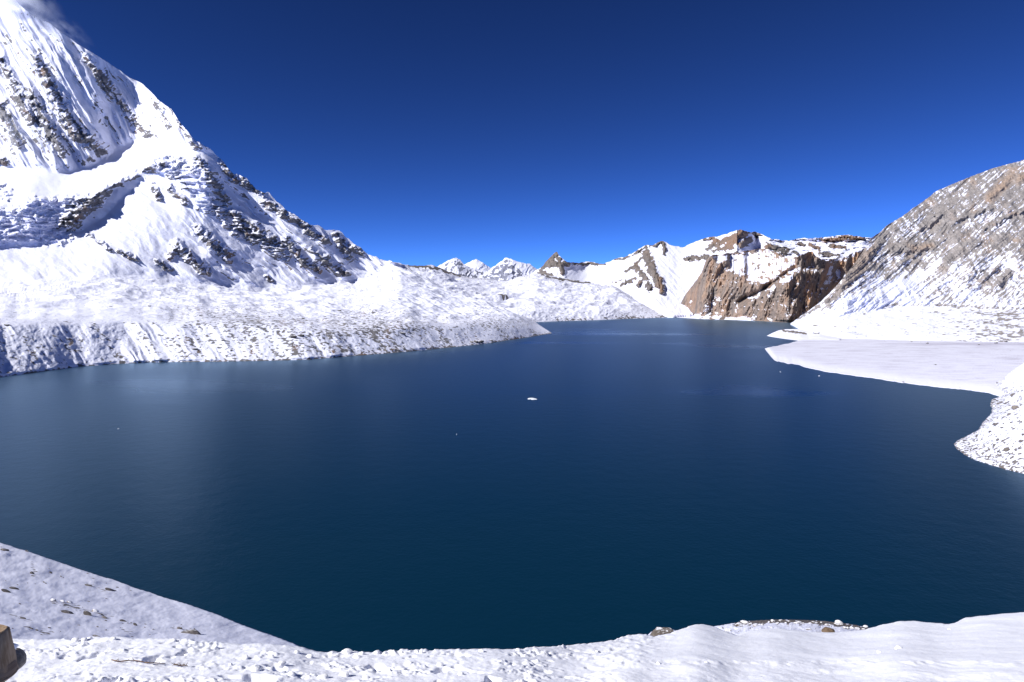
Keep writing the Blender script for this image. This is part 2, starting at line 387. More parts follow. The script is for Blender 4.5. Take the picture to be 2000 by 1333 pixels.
def cover1(px, py, N, P):
    up, shelf, face, wl = zones1(px, py)
    s = strokes(px, py, ROCK1, 9, 1)
    steep = 1 - N[..., 2]
    a = px * 0.85 - py * 0.52; l = px * 0.52 + py * 0.85
    nz = fbm(px / 9, py / 9, 5, 41); st = fbm((px - py * .3) / 16, (py + px * .55) / 4.2, 4, 42)
    ser = np.clip(strokes(px, py, [(-60, 445, 100, 440, 46), (60, 400, 120, 395, 16), (-40, 380, 10, 375, 22), (310, 320, 390, 340, 20), (375, 345, 400, 395, 22)], 8, 21), 0, 1)
    r = 0.62 * np.clip(s, -0.5, 1.3) + 0.9 * (steep - 0.40) + 0.95 * nz + 0.8 * st - 0.26 - 1.2 * ss(0, .4, ser) * ss(.75, .3, s)
    strk = fbm(a / 6, l / 34, 4, 40)
    r = r + up * (0.55 * strk + 0.5 * ss(-.1, .5, fbm(px / 70, py / 70, 3, 39)) - 0.12) + (face - up) * ss(380, 460, px) * (0.5 * fbm((px * .62 - py * .78) / 9, (px * .78 + py * .62) / 30, 4, 38) + 0.1)
    r = r - 0.9 * shelf
    r += 0.35 * up * (fbm(a / 16, l / 40, 4, 43)) 
    r = np.where(py > foot1(px) - 6, np.minimum(r, -0.2 + 0 * r), r)
    rock = ss(-0.2, 0.62, r + 0.04) * face
    # rubble poking through the snow
    bank = ss(-3, 6, py - crest1(px))
    gl = px - 0.75 * py + 10 * fbm(px / 50, py / 40, 3, 33)
    dens = 0.30 + 0.14 * ss(150, 480, px) - 0.12 * ss(720, 880, px) + 0.25 * fbm(px / 120, py / 22, 4, 44) + bank * (0.08 + 0.42 * fbm(gl / 17, py / 90, 3, 45) + 0.1 * ss(-.2, .5, -ridged(gl / 40, py / 200, 3, 34)))
    dens += 0.20 * np.exp(-((py - crest1(px) + 8) / 20.0) ** 2) * ss(250, 520, px) - 0.2 * ss(30, 60, crest1(px) - py)
    dens += 0.4 * np.exp(-((sh1(px) - py) / 2.5) ** 2) + 0.25 * ss(0.3, .6, fbm(px / 20, py / 5, 3, 47))
    rub = np.clip(dens, 0, 0.85) * (1 - face)
    tint = ss(0.1, 0.5, fbm(px / 26, py / 26, 3, 48)) * 0.7
    return rock, tint, 0 * px, rub

relief("snow_mountain", -220, 1077, 900, 630, lambda u: sky1(u) + 5 * fbm(u / 16, u * 0, 5, 51) * ss(1000, 700, u) * (0.4 + ss(350, 480, u)), sh1, lambda u: water_d(sh1(u)), slope1, M_PEAK,
       mid=lambda u: np.maximum(foot1(u), sum(sky1(u + k) for k in range(-40, 41, 5)) / 17 + 5), d_mid=smooth_line([(-400, 1700), (0, 1850), (200, 1980), (400, 2200), (600, 2500), (700, 2750), (780, 2850), (810, 2780), (850, 2520), (900, 2250), (950, 2050), (1000, 1900), (1040, 1800), (1077, 1735)], 30),
       disp=disp1, cover=cover1, hb=14, vpow=1.25, zdisp=z1)

# ------------------------------------------------------------------ L2: the second moraine behind the lake head
sh2 = line([(700, 640), (1040, 630), (1100, 627.5), (1170, 625.5), (1228, 623), (1275, 621.5), (1320, 620), (1400, 622), (1480, 628)])
top2 = line([(700, 508), (750, 508), (800, 519), (847, 519), (870, 528), (896, 538), (917, 543), (952, 543), (970, 549), (993, 549), (1013, 541), (1043, 534), (1061, 536), (1085, 541), (1106, 545), (1151, 551), (1176, 557), (1190, 558), (1194, 556), (1205, 562), (1230, 577), (1260, 593), (1285, 603), (1310, 610), (1340, 611), (1400, 614), (1480, 620)])
def disp2(px, py, d):
    rl = ss(0, 40, sh2(px) - py)
    g = px + 0.9 * py
    return -(40 * fbm(px / 70, py / 16, 5, 61) + 16 * ridged(g / 18, py / 60, 3, 63)) * rl * ss(1420, 1200, px) - 10 * ridged(px / 14, py / 9, 3, 64)
def cover2(px, py, N, P):
    crest = np.exp(-((py - top2(px)) / 9.0) ** 2)
    spd = 0.16 * fbm(px / 60, py / 14, 3, 65) + 0.16 * crest + 0.22 * np.exp(-((sh2(px) - py - 2) / 4.0) ** 2) * (0.3 + ss(0, .4, fbm(px / 40, px * 0, 3, 69) + .2))
    r = np.clip(0.36 + 1.3 * spd, 0, .85)
    l = ss(0.3, 0.5, strokes(px, py, [(800, 519, 850, 524, 5), (850, 522, 900, 540, 6), (972, 583, 990, 588, 4), (1060, 540, 1150, 555, 5)], 6, 67) * .8 + .5 * fbm(px / 7, py / 5, 3, 68))
    return l, 0 * px, 0 * px, r
relief("moraine", 740, 1440, 540, 190, lambda u: top2(u) + 2.4 * fbm(u / 9, u * 0, 4, 60), sh2, lambda u: water_d(sh2(u)), lambda px, py: elev(py) + 0.05 + 0.12 * ss(24, 0, sh2(px) - py), M_MORAINE,
       d_top=smooth_line([(740, 4200), (1000, 4600), (1150, 4400), (1200, 3900), (1300, 3250), (1440, 3000)], 20), disp=disp2, cover=cover2, hb=8, zdisp=lambda px, py, P: ss(3, 26, sh2(px) - py) * ss(1330, 1200, px) * ss(0, 14, py - top2(px)) * (20 * fbm(P[..., 0] / 210, P[..., 1] / 260, 4, 234) + 24 * ridged(P[..., 0] / 170 - P[..., 1] / 500, P[..., 1] / 330, 4, 235) + 3 * fbm(P[..., 0] / 45, P[..., 1] / 60, 3, 236)))

# ------------------------------------------------------------------ L3: horn, snow bowl and the ridge behind the cliffs
top3 = line([(1000, 560), (1040, 533), (1056, 523), (1061, 519), (1066, 511), (1074, 503), (1082, 495), (1088, 492.5), (1092, 500), (1099, 505), (1108, 512), (1130, 514), (1153, 511), (1176, 516), (1194, 511), (1203, 505), (1221, 502), (1237, 494), (1250, 485), (1262, 478), (1272, 480), (1284, 474), (1295, 470.5), (1300, 473), (1307, 478), (1334, 484), (1349, 476), (1365, 470), (1385, 463), (1397, 463), (1410, 460), (1430, 453), (1447, 449), (1456, 451), (1466, 454), (1475, 452), (1485, 457), (1507, 467), (1540, 471), (1565, 466), (1600, 465), (1630, 461), (1660, 459), (1685, 463), (1730, 468)])
bot3 = line([(1000, 580), (1100, 575), (1200, 600), (1260, 612), (1300, 617), (1340, 616), (1420, 600), (1730, 560)])
ROCK3 = [(1062, 520, 1088, 495, 9, 1.5), (1066, 518, 1108, 514, 8, 1.3), (1090, 505, 1100, 535, 8, .9), (1055, 530, 1080, 540, 8, .7),
 (1262, 496, 1275, 530, 14, 1.2), (1275, 520, 1285, 555, 10, 1.3), (1240, 520, 1262, 545, 9, 1.0), (1215, 555, 1240, 545, 5, .8), (1250, 550, 1246, 558, 6), (1266, 555, 1268, 564, 8, 1.1), (1290, 545, 1292, 568, 7, 1.4), (1295, 475, 1298, 496, 5, 1.2), (1270, 482, 1292, 474, 5), (1200, 508, 1235, 500, 4, .8), (1240, 495, 1262, 482, 4, .9), (1110, 513, 1180, 516, 4, .9), (1180, 560, 1215, 545, 4, .5), (1225, 530, 1262, 497, 5, .7),
 (1342, 505, 1382, 502, 8, 1.1), (1376, 468, 1396, 465, 4, 1.1), (1385, 485, 1400, 470, 8), (1400, 480, 1420, 466, 8, .9), (1425, 475, 1450, 455, 12, 1.2), (1445, 478, 1462, 470, 8), (1395, 488, 1430, 483, 6, .7), (1472, 455, 1482, 458, 4), (1500, 480, 1535, 492, 7, 1.1), (1440, 495, 1480, 500, 7, .6), (1548, 492, 1560, 494, 3), (1580, 478, 1600, 487, 4), (1560, 475, 1570, 480, 3), (1610, 470, 1650, 465, 4, .9), (1645, 462, 1685, 466, 4, 1.1), (1620, 480, 1650, 484, 4, .7), (1600, 495, 1640, 500, 4, .7)]
def slope3(px, py):
    E = elev(py); bowl = np.exp(-((px - 1145) / 45.0) ** 2) * ss(515, 530, py)
    S = 0.62 + 0 * px
    S = S - 0.32 * bowl
    S = np.where(px > 1440, 0.62 - 0.42 * ss(468, 480, py) * ss(1430, 1480, px), S)
    return np.maximum(S, E + 0.08)
def disp3(px, py, d):
    rk = np.clip(strokes(px, py, ROCK3, 5, 71, 9), 0, 1)
    o = -90 * fbm(px / 70, py / 50, 4, 72)
    # the pyramid: a spur comes forward from its summit, its right flank turns away
    spur = 1290 - (py - 471) * 0.12
    w = 60 + (py - 471) * 0.9
    o += -330 * np.exp(-np.sqrt((px - spur) ** 2 + 30) / np.maximum(w, 20) * 1.3) * ss(471, 560, py) * ss(1180, 1230, px) * ss(1400, 1340, px)
    o += -170 * np.exp(-np.sqrt((px - 1450 - 9 * fbm(py / 12, px / 60, 3, 179)) ** 2 + 60) / 38.0) * ss(450, 490, py) * ss(540, 500, py)
    o += -120 * np.exp(-np.abs(px - 1085) / 25.0) * ss(492, 530, py)
    g = px + 0.85 * py * np.where(px < spur, 1, -1)
    o -= (26 * ridged(g / 15, py / 90, 3, 73) + 10 * fbm(px / 7, py / 7, 3, 74)) * (1 - 0.6 * np.exp(-((px - 1145) / 40.0) ** 2))
    o -= rk * (50 + 70 * ridged(px / 12, py / 14, 4, 75))
    o -= ss(1440, 1500, px) * 120 * fbm(px / 26, py / 6, 4, 76)
    return o
def cover3(px, py, N, P):
    s = strokes(px, py, ROCK3, 5, 71, 9)
    g = px + 0.85 * py * np.where(px < 1290, 1, -1)
    st = fbm(g / 5.5, py / 30, 3, 77) * ss(1160, 1200, px) * ss(1420, 1360, px)
    r = 0.9 * np.clip(s, -.7, 1.4) + 0.55 * fbm(px / 7, py / 6, 4, 78) + 0.5 * st + 0.5 * (0.55 - N[..., 2]) - 0.05
    right = ss(1430, 1500, px)
    r += right * (0.55 * fbm(px / 10, py / 3.5, 4, 79) + 0.25)
    r -= 0.5 * np.exp(-((px - 1145) / 40.0) ** 2) * ss(518, 526, py)
    tint = ss(-.1, .5, fbm(px / 18, py / 18, 3, 80)) * (0.3 + 0.5 * right) + np.clip(strokes(px, py, [(1290, 545, 1292, 568, 9), (1425, 475, 1450, 455, 26), (1385, 470, 1440, 460, 12), (1610, 470, 1680, 465, 10)]), 0, 1)
    return ss(0.0, 0.3, r), np.clip(tint, 0, 1)
relief("mountain_ridge", 1010, 1730, 620, 170, lambda u: top3(u) + 2.6 * fbm(u / 8, u * 0, 5, 70), bot3, smooth_line([(1000, 4700), (1150, 4300), (1200, 3700), (1300, 3300), (1420, 3100), (1730, 3000)], 20), slope3, M_FAR,
       d_top=smooth_line([(1000, 6200), (1090, 5600), (1150, 5900), (1295, 5000), (1340, 5200), (1447, 4700), (1540, 5000), (1730, 4600)], 16), disp=disp3, cover=cover3, hb=5, shore=False)

# ------------------------------------------------------------------ L4: the ochre cliffs at the water
sh4 = line([(1320, 620.5), (1345, 622), (1380, 624), (1420, 625), (1480, 627), (1500, 628.5), (1550, 631), (1600, 640), (1720, 655)])
top4 = line([(1320, 616), (1327, 604), (1329, 594), (1336, 580), (1345, 567), (1353, 557), (1362, 545), (1370, 533), (1375, 519), (1378, 510), (1385, 502), (1392, 497), (1405, 499), (1420, 495), (1440, 494), (1460, 490), (1480, 486), (1495, 487), (1510, 491), (1530, 499), (1540, 505), (1546, 508), (1552, 503), (1560, 501), (1570, 497), (1580, 492), (1587, 491), (1593, 500), (1604, 507), (1615, 510), (1625, 506), (1636, 505), (1648, 503), (1660, 497), (1668, 492), (1675, 491), (1690, 485), (1720, 470)])
def pep4(px, py):       # snowy shelf slope above the first cliff
    return np.clip(strokes(px, py, [(1440, 515, 1500, 505, 24), (1470, 535, 1540, 515, 20), (1400, 505, 1430, 502, 8), (1490, 545, 1530, 530, 10)], 6, 81, 10) + 0.25, 0, 1)
crack4 = smooth_line([(1440, 590), (1480, 572), (1510, 553), (1535, 535), (1560, 520)], 4)
def slope4(px, py):
    p = ss(0.15, 0.6, pep4(px, py))
    S = 1.9 * (1 - p) + 0.42 * p
    toe = ss(14, 3, sh4(px) - py) * ss(1500, 1450, px)
    return S * (1 - toe) + 0.5 * toe
def disp4(px, py, d):
    p = ss(0.15, 0.6, pep4(px, py))
    wx = 12 * fbm(px / 40, py / 60, 3, 82)
    g = px + 0.30 * py + wx
    o = 75 - (34 * ridged(g / 42, py / 200, 3, 83) + 15 * ridged(g / 15, py / 70, 4, 84) + 12 * ridged(px / 8, py / 14, 3, 85)) * (1 - 0.6 * p)
    o -= 40 * fbm(px / 80, py / 60, 3, 86)
    # buttresses either side of the diagonal gully
    c = py - crack4(px)
    o += 60 * np.exp(-(c / 6.0) ** 2) * ss(1430, 1460, px) * ss(1570, 1540, px)
    o -= 60 * ss(0, 14, c) * ss(1430, 1470, px) * ss(1640, 1600, px)
    # left end rounds away
    o += 260 * ss(1385, 1325, px) ** 1.5
    o += 150 * ss(1610, 1640, px) * ss(560, 520, py)
    return o
def cover4(px, py, N, P):
    p = pep4(px, py)
    lgt = fbm(px / 11, py / 8, 4, 87)
    sn = 0.55 * (p - 0.40) + 1.2 * lgt + 0.4 * fbm(px / 20, py / 9, 3, 187) + 1.3 * (N[..., 2] - 0.52)
    sn += 0.9 * np.clip(strokes(px, py, [(1375, 610, 1400, 585, 9), (1350, 620, 1375, 612, 7), (1330, 600, 1350, 590, 6), (1395, 620, 1400, 612, 4), (1420, 623, 1475, 622, 4), (1530, 550, 1545, 545, 6), (1500, 580, 1512, 560, 4), (1612, 555, 1622, 545, 7), (1620, 540, 1626, 510, 4), (1595, 600, 1640, 560, 4), (1620, 515, 1700, 480, 6)], 3, 88), -.3, 1)
    sn += 0.25 * fbm((px + 0.3 * py) / 4, py / 16, 3, 89)
    sn += 0.02
    tint = ss(-0.25, 0.35, fbm((px + 0.25 * py) / 13, py / 55, 4, 90) + 0.25 * np.sin(px / 37.0) * 0) * (0.35 + 0.65 * ss(1520, 1570, px) + 0.4 * np.exp(-((px - 1385) / 22.0) ** 2))
    return ss(0.28, -0.02, sn), np.clip(tint, 0, 1)
relief("cliff", 1322, 1715, 540, 240, lambda u: top4(u) + 2.0 * fbm(u / 7, u * 0, 4, 91), sh4, lambda u: np.where(u > 1540, np.maximum(water_d(sh4(np.minimum(u, 1540))), 0) + 2.0 * (u - 1540), water_d(sh4(u))), slope4, M_CLIFF, disp=disp4, cover=cover4, hb=8, back=1.2)

# ------------------------------------------------------------------ L6: the brown hill on the right
bot6 = line([(1544, 633), (1560, 642), (1600, 655), (1650, 662), (1800, 666), (2000, 669), (2300, 672)])
top6 = line([(1544, 632), (1577, 609), (1604, 589), (1626, 567), (1652, 538), (1680, 500), (1702, 465), (1720, 453), (1729, 443), (1745, 433), (1762, 423), (1786, 405), (1810, 389), (1828, 374), (1870, 356), (1900, 344), (1939, 329), (2000, 313), (2100, 285), (2300, 250)])
bench6 = smooth_line([(1544, 632), (1620, 628), (1680, 612), (1740, 598), (1800, 597), (1900, 601), (2000, 604), (2300, 612)], 20)
ROCK6 = [(1655, 545, 1690, 505, 16), (1690, 510, 1720, 470, 10), (1620, 590, 1660, 545, 10), (1746, 488, 1782, 482, 12, 1.3), (1782, 487, 1822, 480, 10, 1.3), (1800, 445, 1830, 430, 7), (1820, 425, 1860, 415, 7), (1775, 398, 1790, 390, 6), (1870, 430, 1920, 412, 6), (1930, 385, 1960, 365, 9), (1960, 360, 1975, 345, 8), (1990, 350, 2000, 345, 9), (1925, 445, 1955, 430, 6), (1960, 425, 2000, 412, 5), (1955, 550, 1970, 535, 10, .8), (1560, 622, 1600, 600, 4, .7), (1840, 520, 1880, 490, 12, .5)]
def slope6(px, py):
    lw = ss(-10, 10, py - bench6(px))
    return 0.62 * (1 - lw) + lw * 0.15
def disp6(px, py, d):
    rk = np.clip(strokes(px, py, ROCK6, 6, 101, 10), 0, 1)
    lw = ss(-8, 12, py - bench6(px)); near = ss(1544, 1640, px)
    g = px + 1.15 * py + 12 * fbm(px / 60, py / 60, 3, 102); l = px - 0.9 * py
    o = -70 * fbm(px / 120, py / 90, 4, 103) * (1 - lw)
    o -= (1 - lw) * (14 * ridged(g / 24, l / 220, 3, 104) + 9 * ridged(l / 20, g / 70, 4, 105) + 4 * fbm(px / 7, py / 7, 4, 106))
    o -= rk * (8 + 13 * ridged(l / 14, g / 30, 4, 107))
    o -= lw * 8 * ridged(px / 30, py / 4, 3, 109)
    return o * near
def cover6(px, py, N, P):
    s = strokes(px, py, ROCK6, 6, 101, 10)
    g = px + 1.15 * py + 7 * fbm(px / 40, py / 40, 3, 110); l = px - 0.9 * py
    up = ss(665, 440, py + 0.06 * (1830 - px))
    str_ = fbm(g / 6.5, l / 60, 4, 111); strt = ridged(l / 14 + 0.6 * fbm(px / 20, py / 20, 2, 112), g / 45, 4, 113); fine = 0.6 * fbm(g / 3.4, l / 17, 3, 114) + 0.4 * fbm(px / 4, py / 4, 3, 123)
    r = -0.06 + 0.56 * up + 0.35 * fbm(px / 70, py / 45, 3, 124) + 0.5 * str_ + 0.75 * fine + 0.2 * fbm(g / 2.2, l / 9, 2, 122) - 0.34 * strt * (0.4 + 0.6 * up) + 0.7 * np.clip(s, -.15, 1)
    # snow chutes on the scree
    ch = np.clip(strokes(px, py, [(1835, 515, 1700, 615, 9), (1800, 530, 1650, 632, 7), (1770, 535, 1610, 640, 6), (1720, 545, 1590, 636, 6), (1690, 580, 1600, 635, 12)], 3, 115, 12), 0, 1)
    r -= 0.8 * ch * (0.6 + 0.6 * fbm(g / 4, l / 80, 2, 116))
    lw = ss(-6, 8, py - bench6(px))
    ben = np.exp(-((py - bench6(px) + 1) / 3.0) ** 2) * ss(1640, 1720, px)
    r = r * (1 - lw) + lw * (-0.28 + 0.8 * fbm(px / 14, py / 2.2, 4, 117) + 0.35 * fbm(px / 60, py / 8, 3, 118) + 0.3 * ss(1780, 1980, px)) + 0.2 * ben
    tint = ss(0.05, 0.45, fbm(px / 30, py / 22, 4, 119)) * 0.6 + np.clip(strokes(px, py, [(1655, 560, 1700, 490, 22), (1935, 385, 1975, 345, 16), (1990, 352, 2010, 340, 14), (1785, 488, 1822, 480, 9), (1600, 600, 1640, 560, 14)], 5, 120), 0, 1)
    return ss(-0.45, 0.55, r), np.clip(tint, 0, 1) * up, 0 * px, np.clip(.22 + .3 * r, 0, .42)
relief("hill", 1544, 2160, 640, 280, lambda u: top6(u) + 1.6 * fbm(u / 9, u * 0, 4, 121), bot6, lambda u: water_d(bot6(u), 1.6), slope6, M_HILL, disp=disp6, cover=cover6, hb=8, zdisp=lambda px, py, P: ss(-8, 12, py - bench6(px)) * ss(0, 8, bot6(px) - py) * (4 * fbm(P[..., 0] / 90, P[..., 1] / 130, 4, 237) + 2.5 * ridged(P[..., 0] / 60, P[..., 1] / 90, 3, 238)))

# ------------------------------------------------------------------ L7: the snow-covered flats
sh7 = line([(1494, 682), (1500, 690), (1505, 696), (1512, 703), (1535, 709), (1560, 714), (1610, 726), (1692, 737), (1763, 748), (1835, 757), (1890, 762), (1931, 768), (1958, 777), (2000, 800), (2300, 880)])
up7 = line([(1494, 681), (1510, 677), (1523, 674), (1540, 671), (1561, 666), (1600, 655), (1700, 652), (2300, 652)])
def flats():
    nx, ny = 420, 110
    U = np.linspace(1494, 2240, nx); V = np.linspace(0, 1, ny)
    jag = 3.0 * fbm(U / 14, U * 0, 4, 130) * ss(1620, 1520, U)
    b = sh7(U) + jag + 1.4 * fbm(U / 13, U * 0, 4, 129); t = np.minimum(up7(U) + 0.6 * jag, b - 0.5)
    PX = np.repeat(U[None], ny, 0); PY = b[None] + (t - b)[None] * V[:, None]
    Z = 0.15 + 1.5 * ss(0, 14, b[None] - PY) + 0.5 * fbm(PX / 60, PY / 6, 4, 131) * ss(2, 16, b[None] - PY)
    D = water_d(PY, Z); P = unproj(PX, PY, D); P[..., 2] = Z
    C = np.zeros((ny, nx, 4)); C[..., 3] = 0
    stz = fbm(PX / 60, PY / 1.7, 4, 132)
    inner = ss(6, 22, b[None] - PY)
    C[..., 2] = np.clip(inner * (0.14 + 0.4 * ss(-.2, .5, stz)) + 0.55 * np.exp(-((PY - 672.5) / 2.0) ** 2) * ss(1700, 1850, PX) + 0.22 * inner * ss(0.1, .5, fbm(PX / 90, PY / 5, 3, 133)), 0, 0.8)
    C[..., 0] = 0.75 * ss(0.5, 0.6, fbm(PX / 6, PY / 1.6, 3, 134) - 0.05)
    Pf = P[:1].copy(); Pf[..., 2] -= 6
    o = bpy.data.objects.new("flats", grid_mesh("flats", np.concatenate([Pf, P]), np.concatenate([C[:1], C])))
    COL.objects.link(o); o.data.materials.append(M_FLAT); o["kind"] = "structure"
flats()
# low spit in front of the flats
shs = line([(1498, 656.5), (1510, 659), (1530, 662), (1561, 666), (1600, 668), (1640, 668)])
tps = line([(1498, 656), (1508, 651), (1521, 645.5), (1535, 643.5), (1560, 643), (1590, 650), (1640, 660)])
relief("snow_spit", 1498, 1640, 150, 40, tps, shs, lambda u: water_d(shs(u)), lambda px, py: elev(py) + 0.16, M_FLAT,
       disp=lambda px, py, d: -12 * fbm(px / 30, py / 6, 3, 141), cover=lambda px, py, N, P: (ss(.1, .4, strokes(px, py, [(1530, 646, 1575, 652, 3), (1590, 650, 1602, 651, 3)], 2, 142) * .6 + .4 * fbm(px / 6, py / 2.5, 3, 143)), 0 * px), hb=3)

# ------------------------------------------------------------------ L8: stony bank at the right edge
bk_sh = [(1862, 867), (1865, 872), (1879, 886), (1895, 894), (1917, 903), (1959, 916), (2000, 926), (2080, 944), (2300, 990)]
bk_tp = [(1862, 866.5), (1880, 857), (1900, 846), (1915, 838), (1916, 829), (1928, 816), (1939, 803), (1937, 795), (1933, 789), (1934, 781), (1945, 777), (1957, 774)]
# the bank is built as plan polygons: its waterline in plan, rising to the right
def bank():
    nu, nv = 420, 230
    wl = np.array([(2300, 990), (2160, 961), (2080, 944), (2000, 926), (1959, 916), (1917, 903), (1895, 895), (1879, 886), (1866, 873), (1862, 867), (1872, 861), (1888, 853), (1905, 844), (1915, 838), (1917, 829), (1926, 819), (1937, 806), (1938, 799), (1933, 790), (1935, 782), (1946, 777.5), (1958, 774), (1945, 760), (1936, 751), (1960, 742), (2000, 735), (2100, 722), (2300, 700)], float)
    d = water_d(wl[:, 1]); pts = unproj(wl[:, 0], wl[:, 1], d)[:, :2]
    s = np.concatenate([[0], np.cumsum(np.hypot(*np.diff(pts, axis=0).T))])
    # resample denser where the picture sees it
    key = np.concatenate([[0], np.cumsum(np.hypot(np.diff(wl[:, 0]), np.diff(wl[:, 1])))])
    kk = np.linspace(0, key[-1], nu); wx = np.interp(kk, key, pts[:, 0]); wy = np.interp(kk, key, pts[:, 1])
    for _ in range(3):
        wx[1:-1] = (wx[:-2] + 2 * wx[1:-1] + wx[2:]) / 4; wy[1:-1] = (wy[:-2] + 2 * wy[1:-1] + wy[2:]) / 4
    wx += 1.2 * fbm(kk / 6, kk * 0, 3, 150); wy += 1.8 * fbm(kk / 6, kk * 0, 3, 151)
    # each waterline point climbs toward a crest line standing to the right
    cx = np.interp(kk / key[-1], [0, .30, .48, .62, .8, 1], [520, 500, 500, 520, 560, 700]); cy = np.interp(kk / key[-1], [0, .30, .48, .62, .8, 1], [300, 380, 440, 500, 560, 720])
    V = (np.linspace(0, 1, nv) ** 1.25)[:, None]
    X = wx[None] + (cx - wx)[None] * V; Y = wy[None] + (cy - wy)[None] * V
    dist = np.hypot(X - wx[None], Y - wy[None])
    Z = 0.60 * dist * ss(0, 26, dist) + 0.2 * dist * ss(26, 0, dist) + 0.05
    Z += ss(2, 14, dist) * (2.2 * fbm(X / 22, Y / 22, 4, 152) + 0.9 * fbm(X / 4, Y / 4, 3, 153)) + ss(0, 3, dist) * 0.9 * (1 - worley(X / 2.6, Y / 2.6, 5)[0]) * (0.5 + ss(25, 6, dist))
    P = np.stack([X, Y, Z], -1)
    dens = 0.10 + 0.16 * ss(30, 4, dist) + 0.22 * fbm(X / 16, Y / 30, 3, 154) + 0.15 * ss(1.5, 0.2, dist)
    r = np.clip(0.34 + 1.0 * dens, 0, .9)
    C = np.zeros((nv, nu, 4)); C[..., 3] = 0; C[..., 3] = r; C[..., 1] = ss(0.2, .5, fbm(X / 12, Y / 12, 3, 156)) * 0.6
    Pf = P[:1].copy(); Pf[..., 2] -= 8
    P2 = np.concatenate([Pf, P]); C2 = np.concatenate([C[:1], C])
    o = bpy.data.objects.new("stony_bank", grid_mesh("stony_bank", P2[:, ::-1], C2[:, ::-1])); COL.objects.link(o); o.data.materials.append(M_BANK); o["kind"] = "structure"
    return o
bank_o = bank()

# ------------------------------------------------------------------ far white peaks
def far_peak(name, px0, px1, tp, d, seed, rocky, white_from=None):
    t = line(tp); nx = int((px1 - px0) * 1.4); peak = min(tp, key=lambda p: p[1])
    def dsp(px, py, D):
        k = D / 1333.0
        return k * (-16 * np.exp(-np.abs(px - peak[0]) / 26.0) * ss(peak[1], peak[1] + 30, py) - 8 * ridged((px + 6 * fbm(px / 14, py / 14, 3, seed + 4) + (py - peak[1]) * .5) / 15, py / 26, 4, seed) - 2.5 * ridged(px / 9, py / 10, 3, seed + 1))
    def cov(px, py, N, P):
        r = rocky + 0.75 * fbm(px / 10, py / 8, 4, seed + 2) + 0.7 * (0.5 - N[..., 2])
        if white_from: r = r - 1.1 * ss(-4, 4, px - white_from - (py - peak[1]) * 0.9)
        r = r - 0.6 * ss(5, 0, py - t(px))
        return ss(0, .35, r), 0 * px
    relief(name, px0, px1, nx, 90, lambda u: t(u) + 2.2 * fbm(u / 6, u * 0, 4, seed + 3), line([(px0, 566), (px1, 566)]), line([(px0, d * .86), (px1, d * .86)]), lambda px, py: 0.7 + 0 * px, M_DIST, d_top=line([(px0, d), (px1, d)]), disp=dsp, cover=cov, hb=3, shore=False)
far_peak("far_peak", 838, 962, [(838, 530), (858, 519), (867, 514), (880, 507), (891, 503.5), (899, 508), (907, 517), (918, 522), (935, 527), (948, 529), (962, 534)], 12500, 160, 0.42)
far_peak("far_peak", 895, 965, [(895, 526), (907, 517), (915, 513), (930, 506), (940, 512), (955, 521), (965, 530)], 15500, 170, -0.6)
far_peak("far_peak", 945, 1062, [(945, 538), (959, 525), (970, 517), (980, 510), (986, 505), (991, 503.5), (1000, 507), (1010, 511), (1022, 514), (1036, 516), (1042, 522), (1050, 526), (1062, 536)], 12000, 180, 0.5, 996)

# ------------------------------------------------------------------ near slope on the left and the trodden foreground
top9 = line([(-900, 740), (-200, 992), (0, 1061.5), (52, 1077), (95, 1091), (200, 1126), (325, 1168), (420, 1201), (500, 1231), (560, 1254), (620, 1279), (660, 1296)])
def cover9(px, py, N, P):
    x, y = P[..., 0], P[..., 1]
    dn = np.clip(strokes(px, py, [(100, 1175, 220, 1205, 12), (220, 1222, 270, 1240, 7), (330, 1225, 385, 1240, 8), (0, 1070, 12, 1078, 8), (60, 1100, 70, 1125, 8), (20, 1200, 60, 1215, 9), (165, 1140, 225, 1160, 6), (50, 1225, 110, 1240, 7)], 5, 191), 0, 1)
    r = np.clip(0.0 + 0.62 * dn + 0.3 * fbm(px / 50, py / 20, 3, 193), 0, .7)
    return 0 * px, 0 * px, 0 * px, r
relief("snow_slope", -200, 655, 480, 230, lambda u: top9(u) + 1.0 * fbm(u / 6, u * 0, 3, 194) + 4.0 * fbm(u / 70, u * 0, 4, 198), line([(-200, 1420), (655, 1420)]), line([(-900, 7), (-200, 9), (0, 10), (300, 12.5), (655, 14)]), lambda px, py: elev(py) + 0.12, M_SLOPE,
       d_top=line([(-900, 120), (-200, 100), (0, 84), (200, 72), (325, 64), (500, 51), (600, 43), (655, 39)]),
       disp=lambda px, py, d: d * (0.02 * fbm(px / 60, py / 20, 4, 195) + 0.0016 * fbm(px / 4, py / 2.2, 3, 196) * (0.4 + ss(-.1, .4, fbm(px / 60, py / 20, 2, 197)))), cover=cover9, hb=3, shore=False, back=2.5, side=(-900, 656))
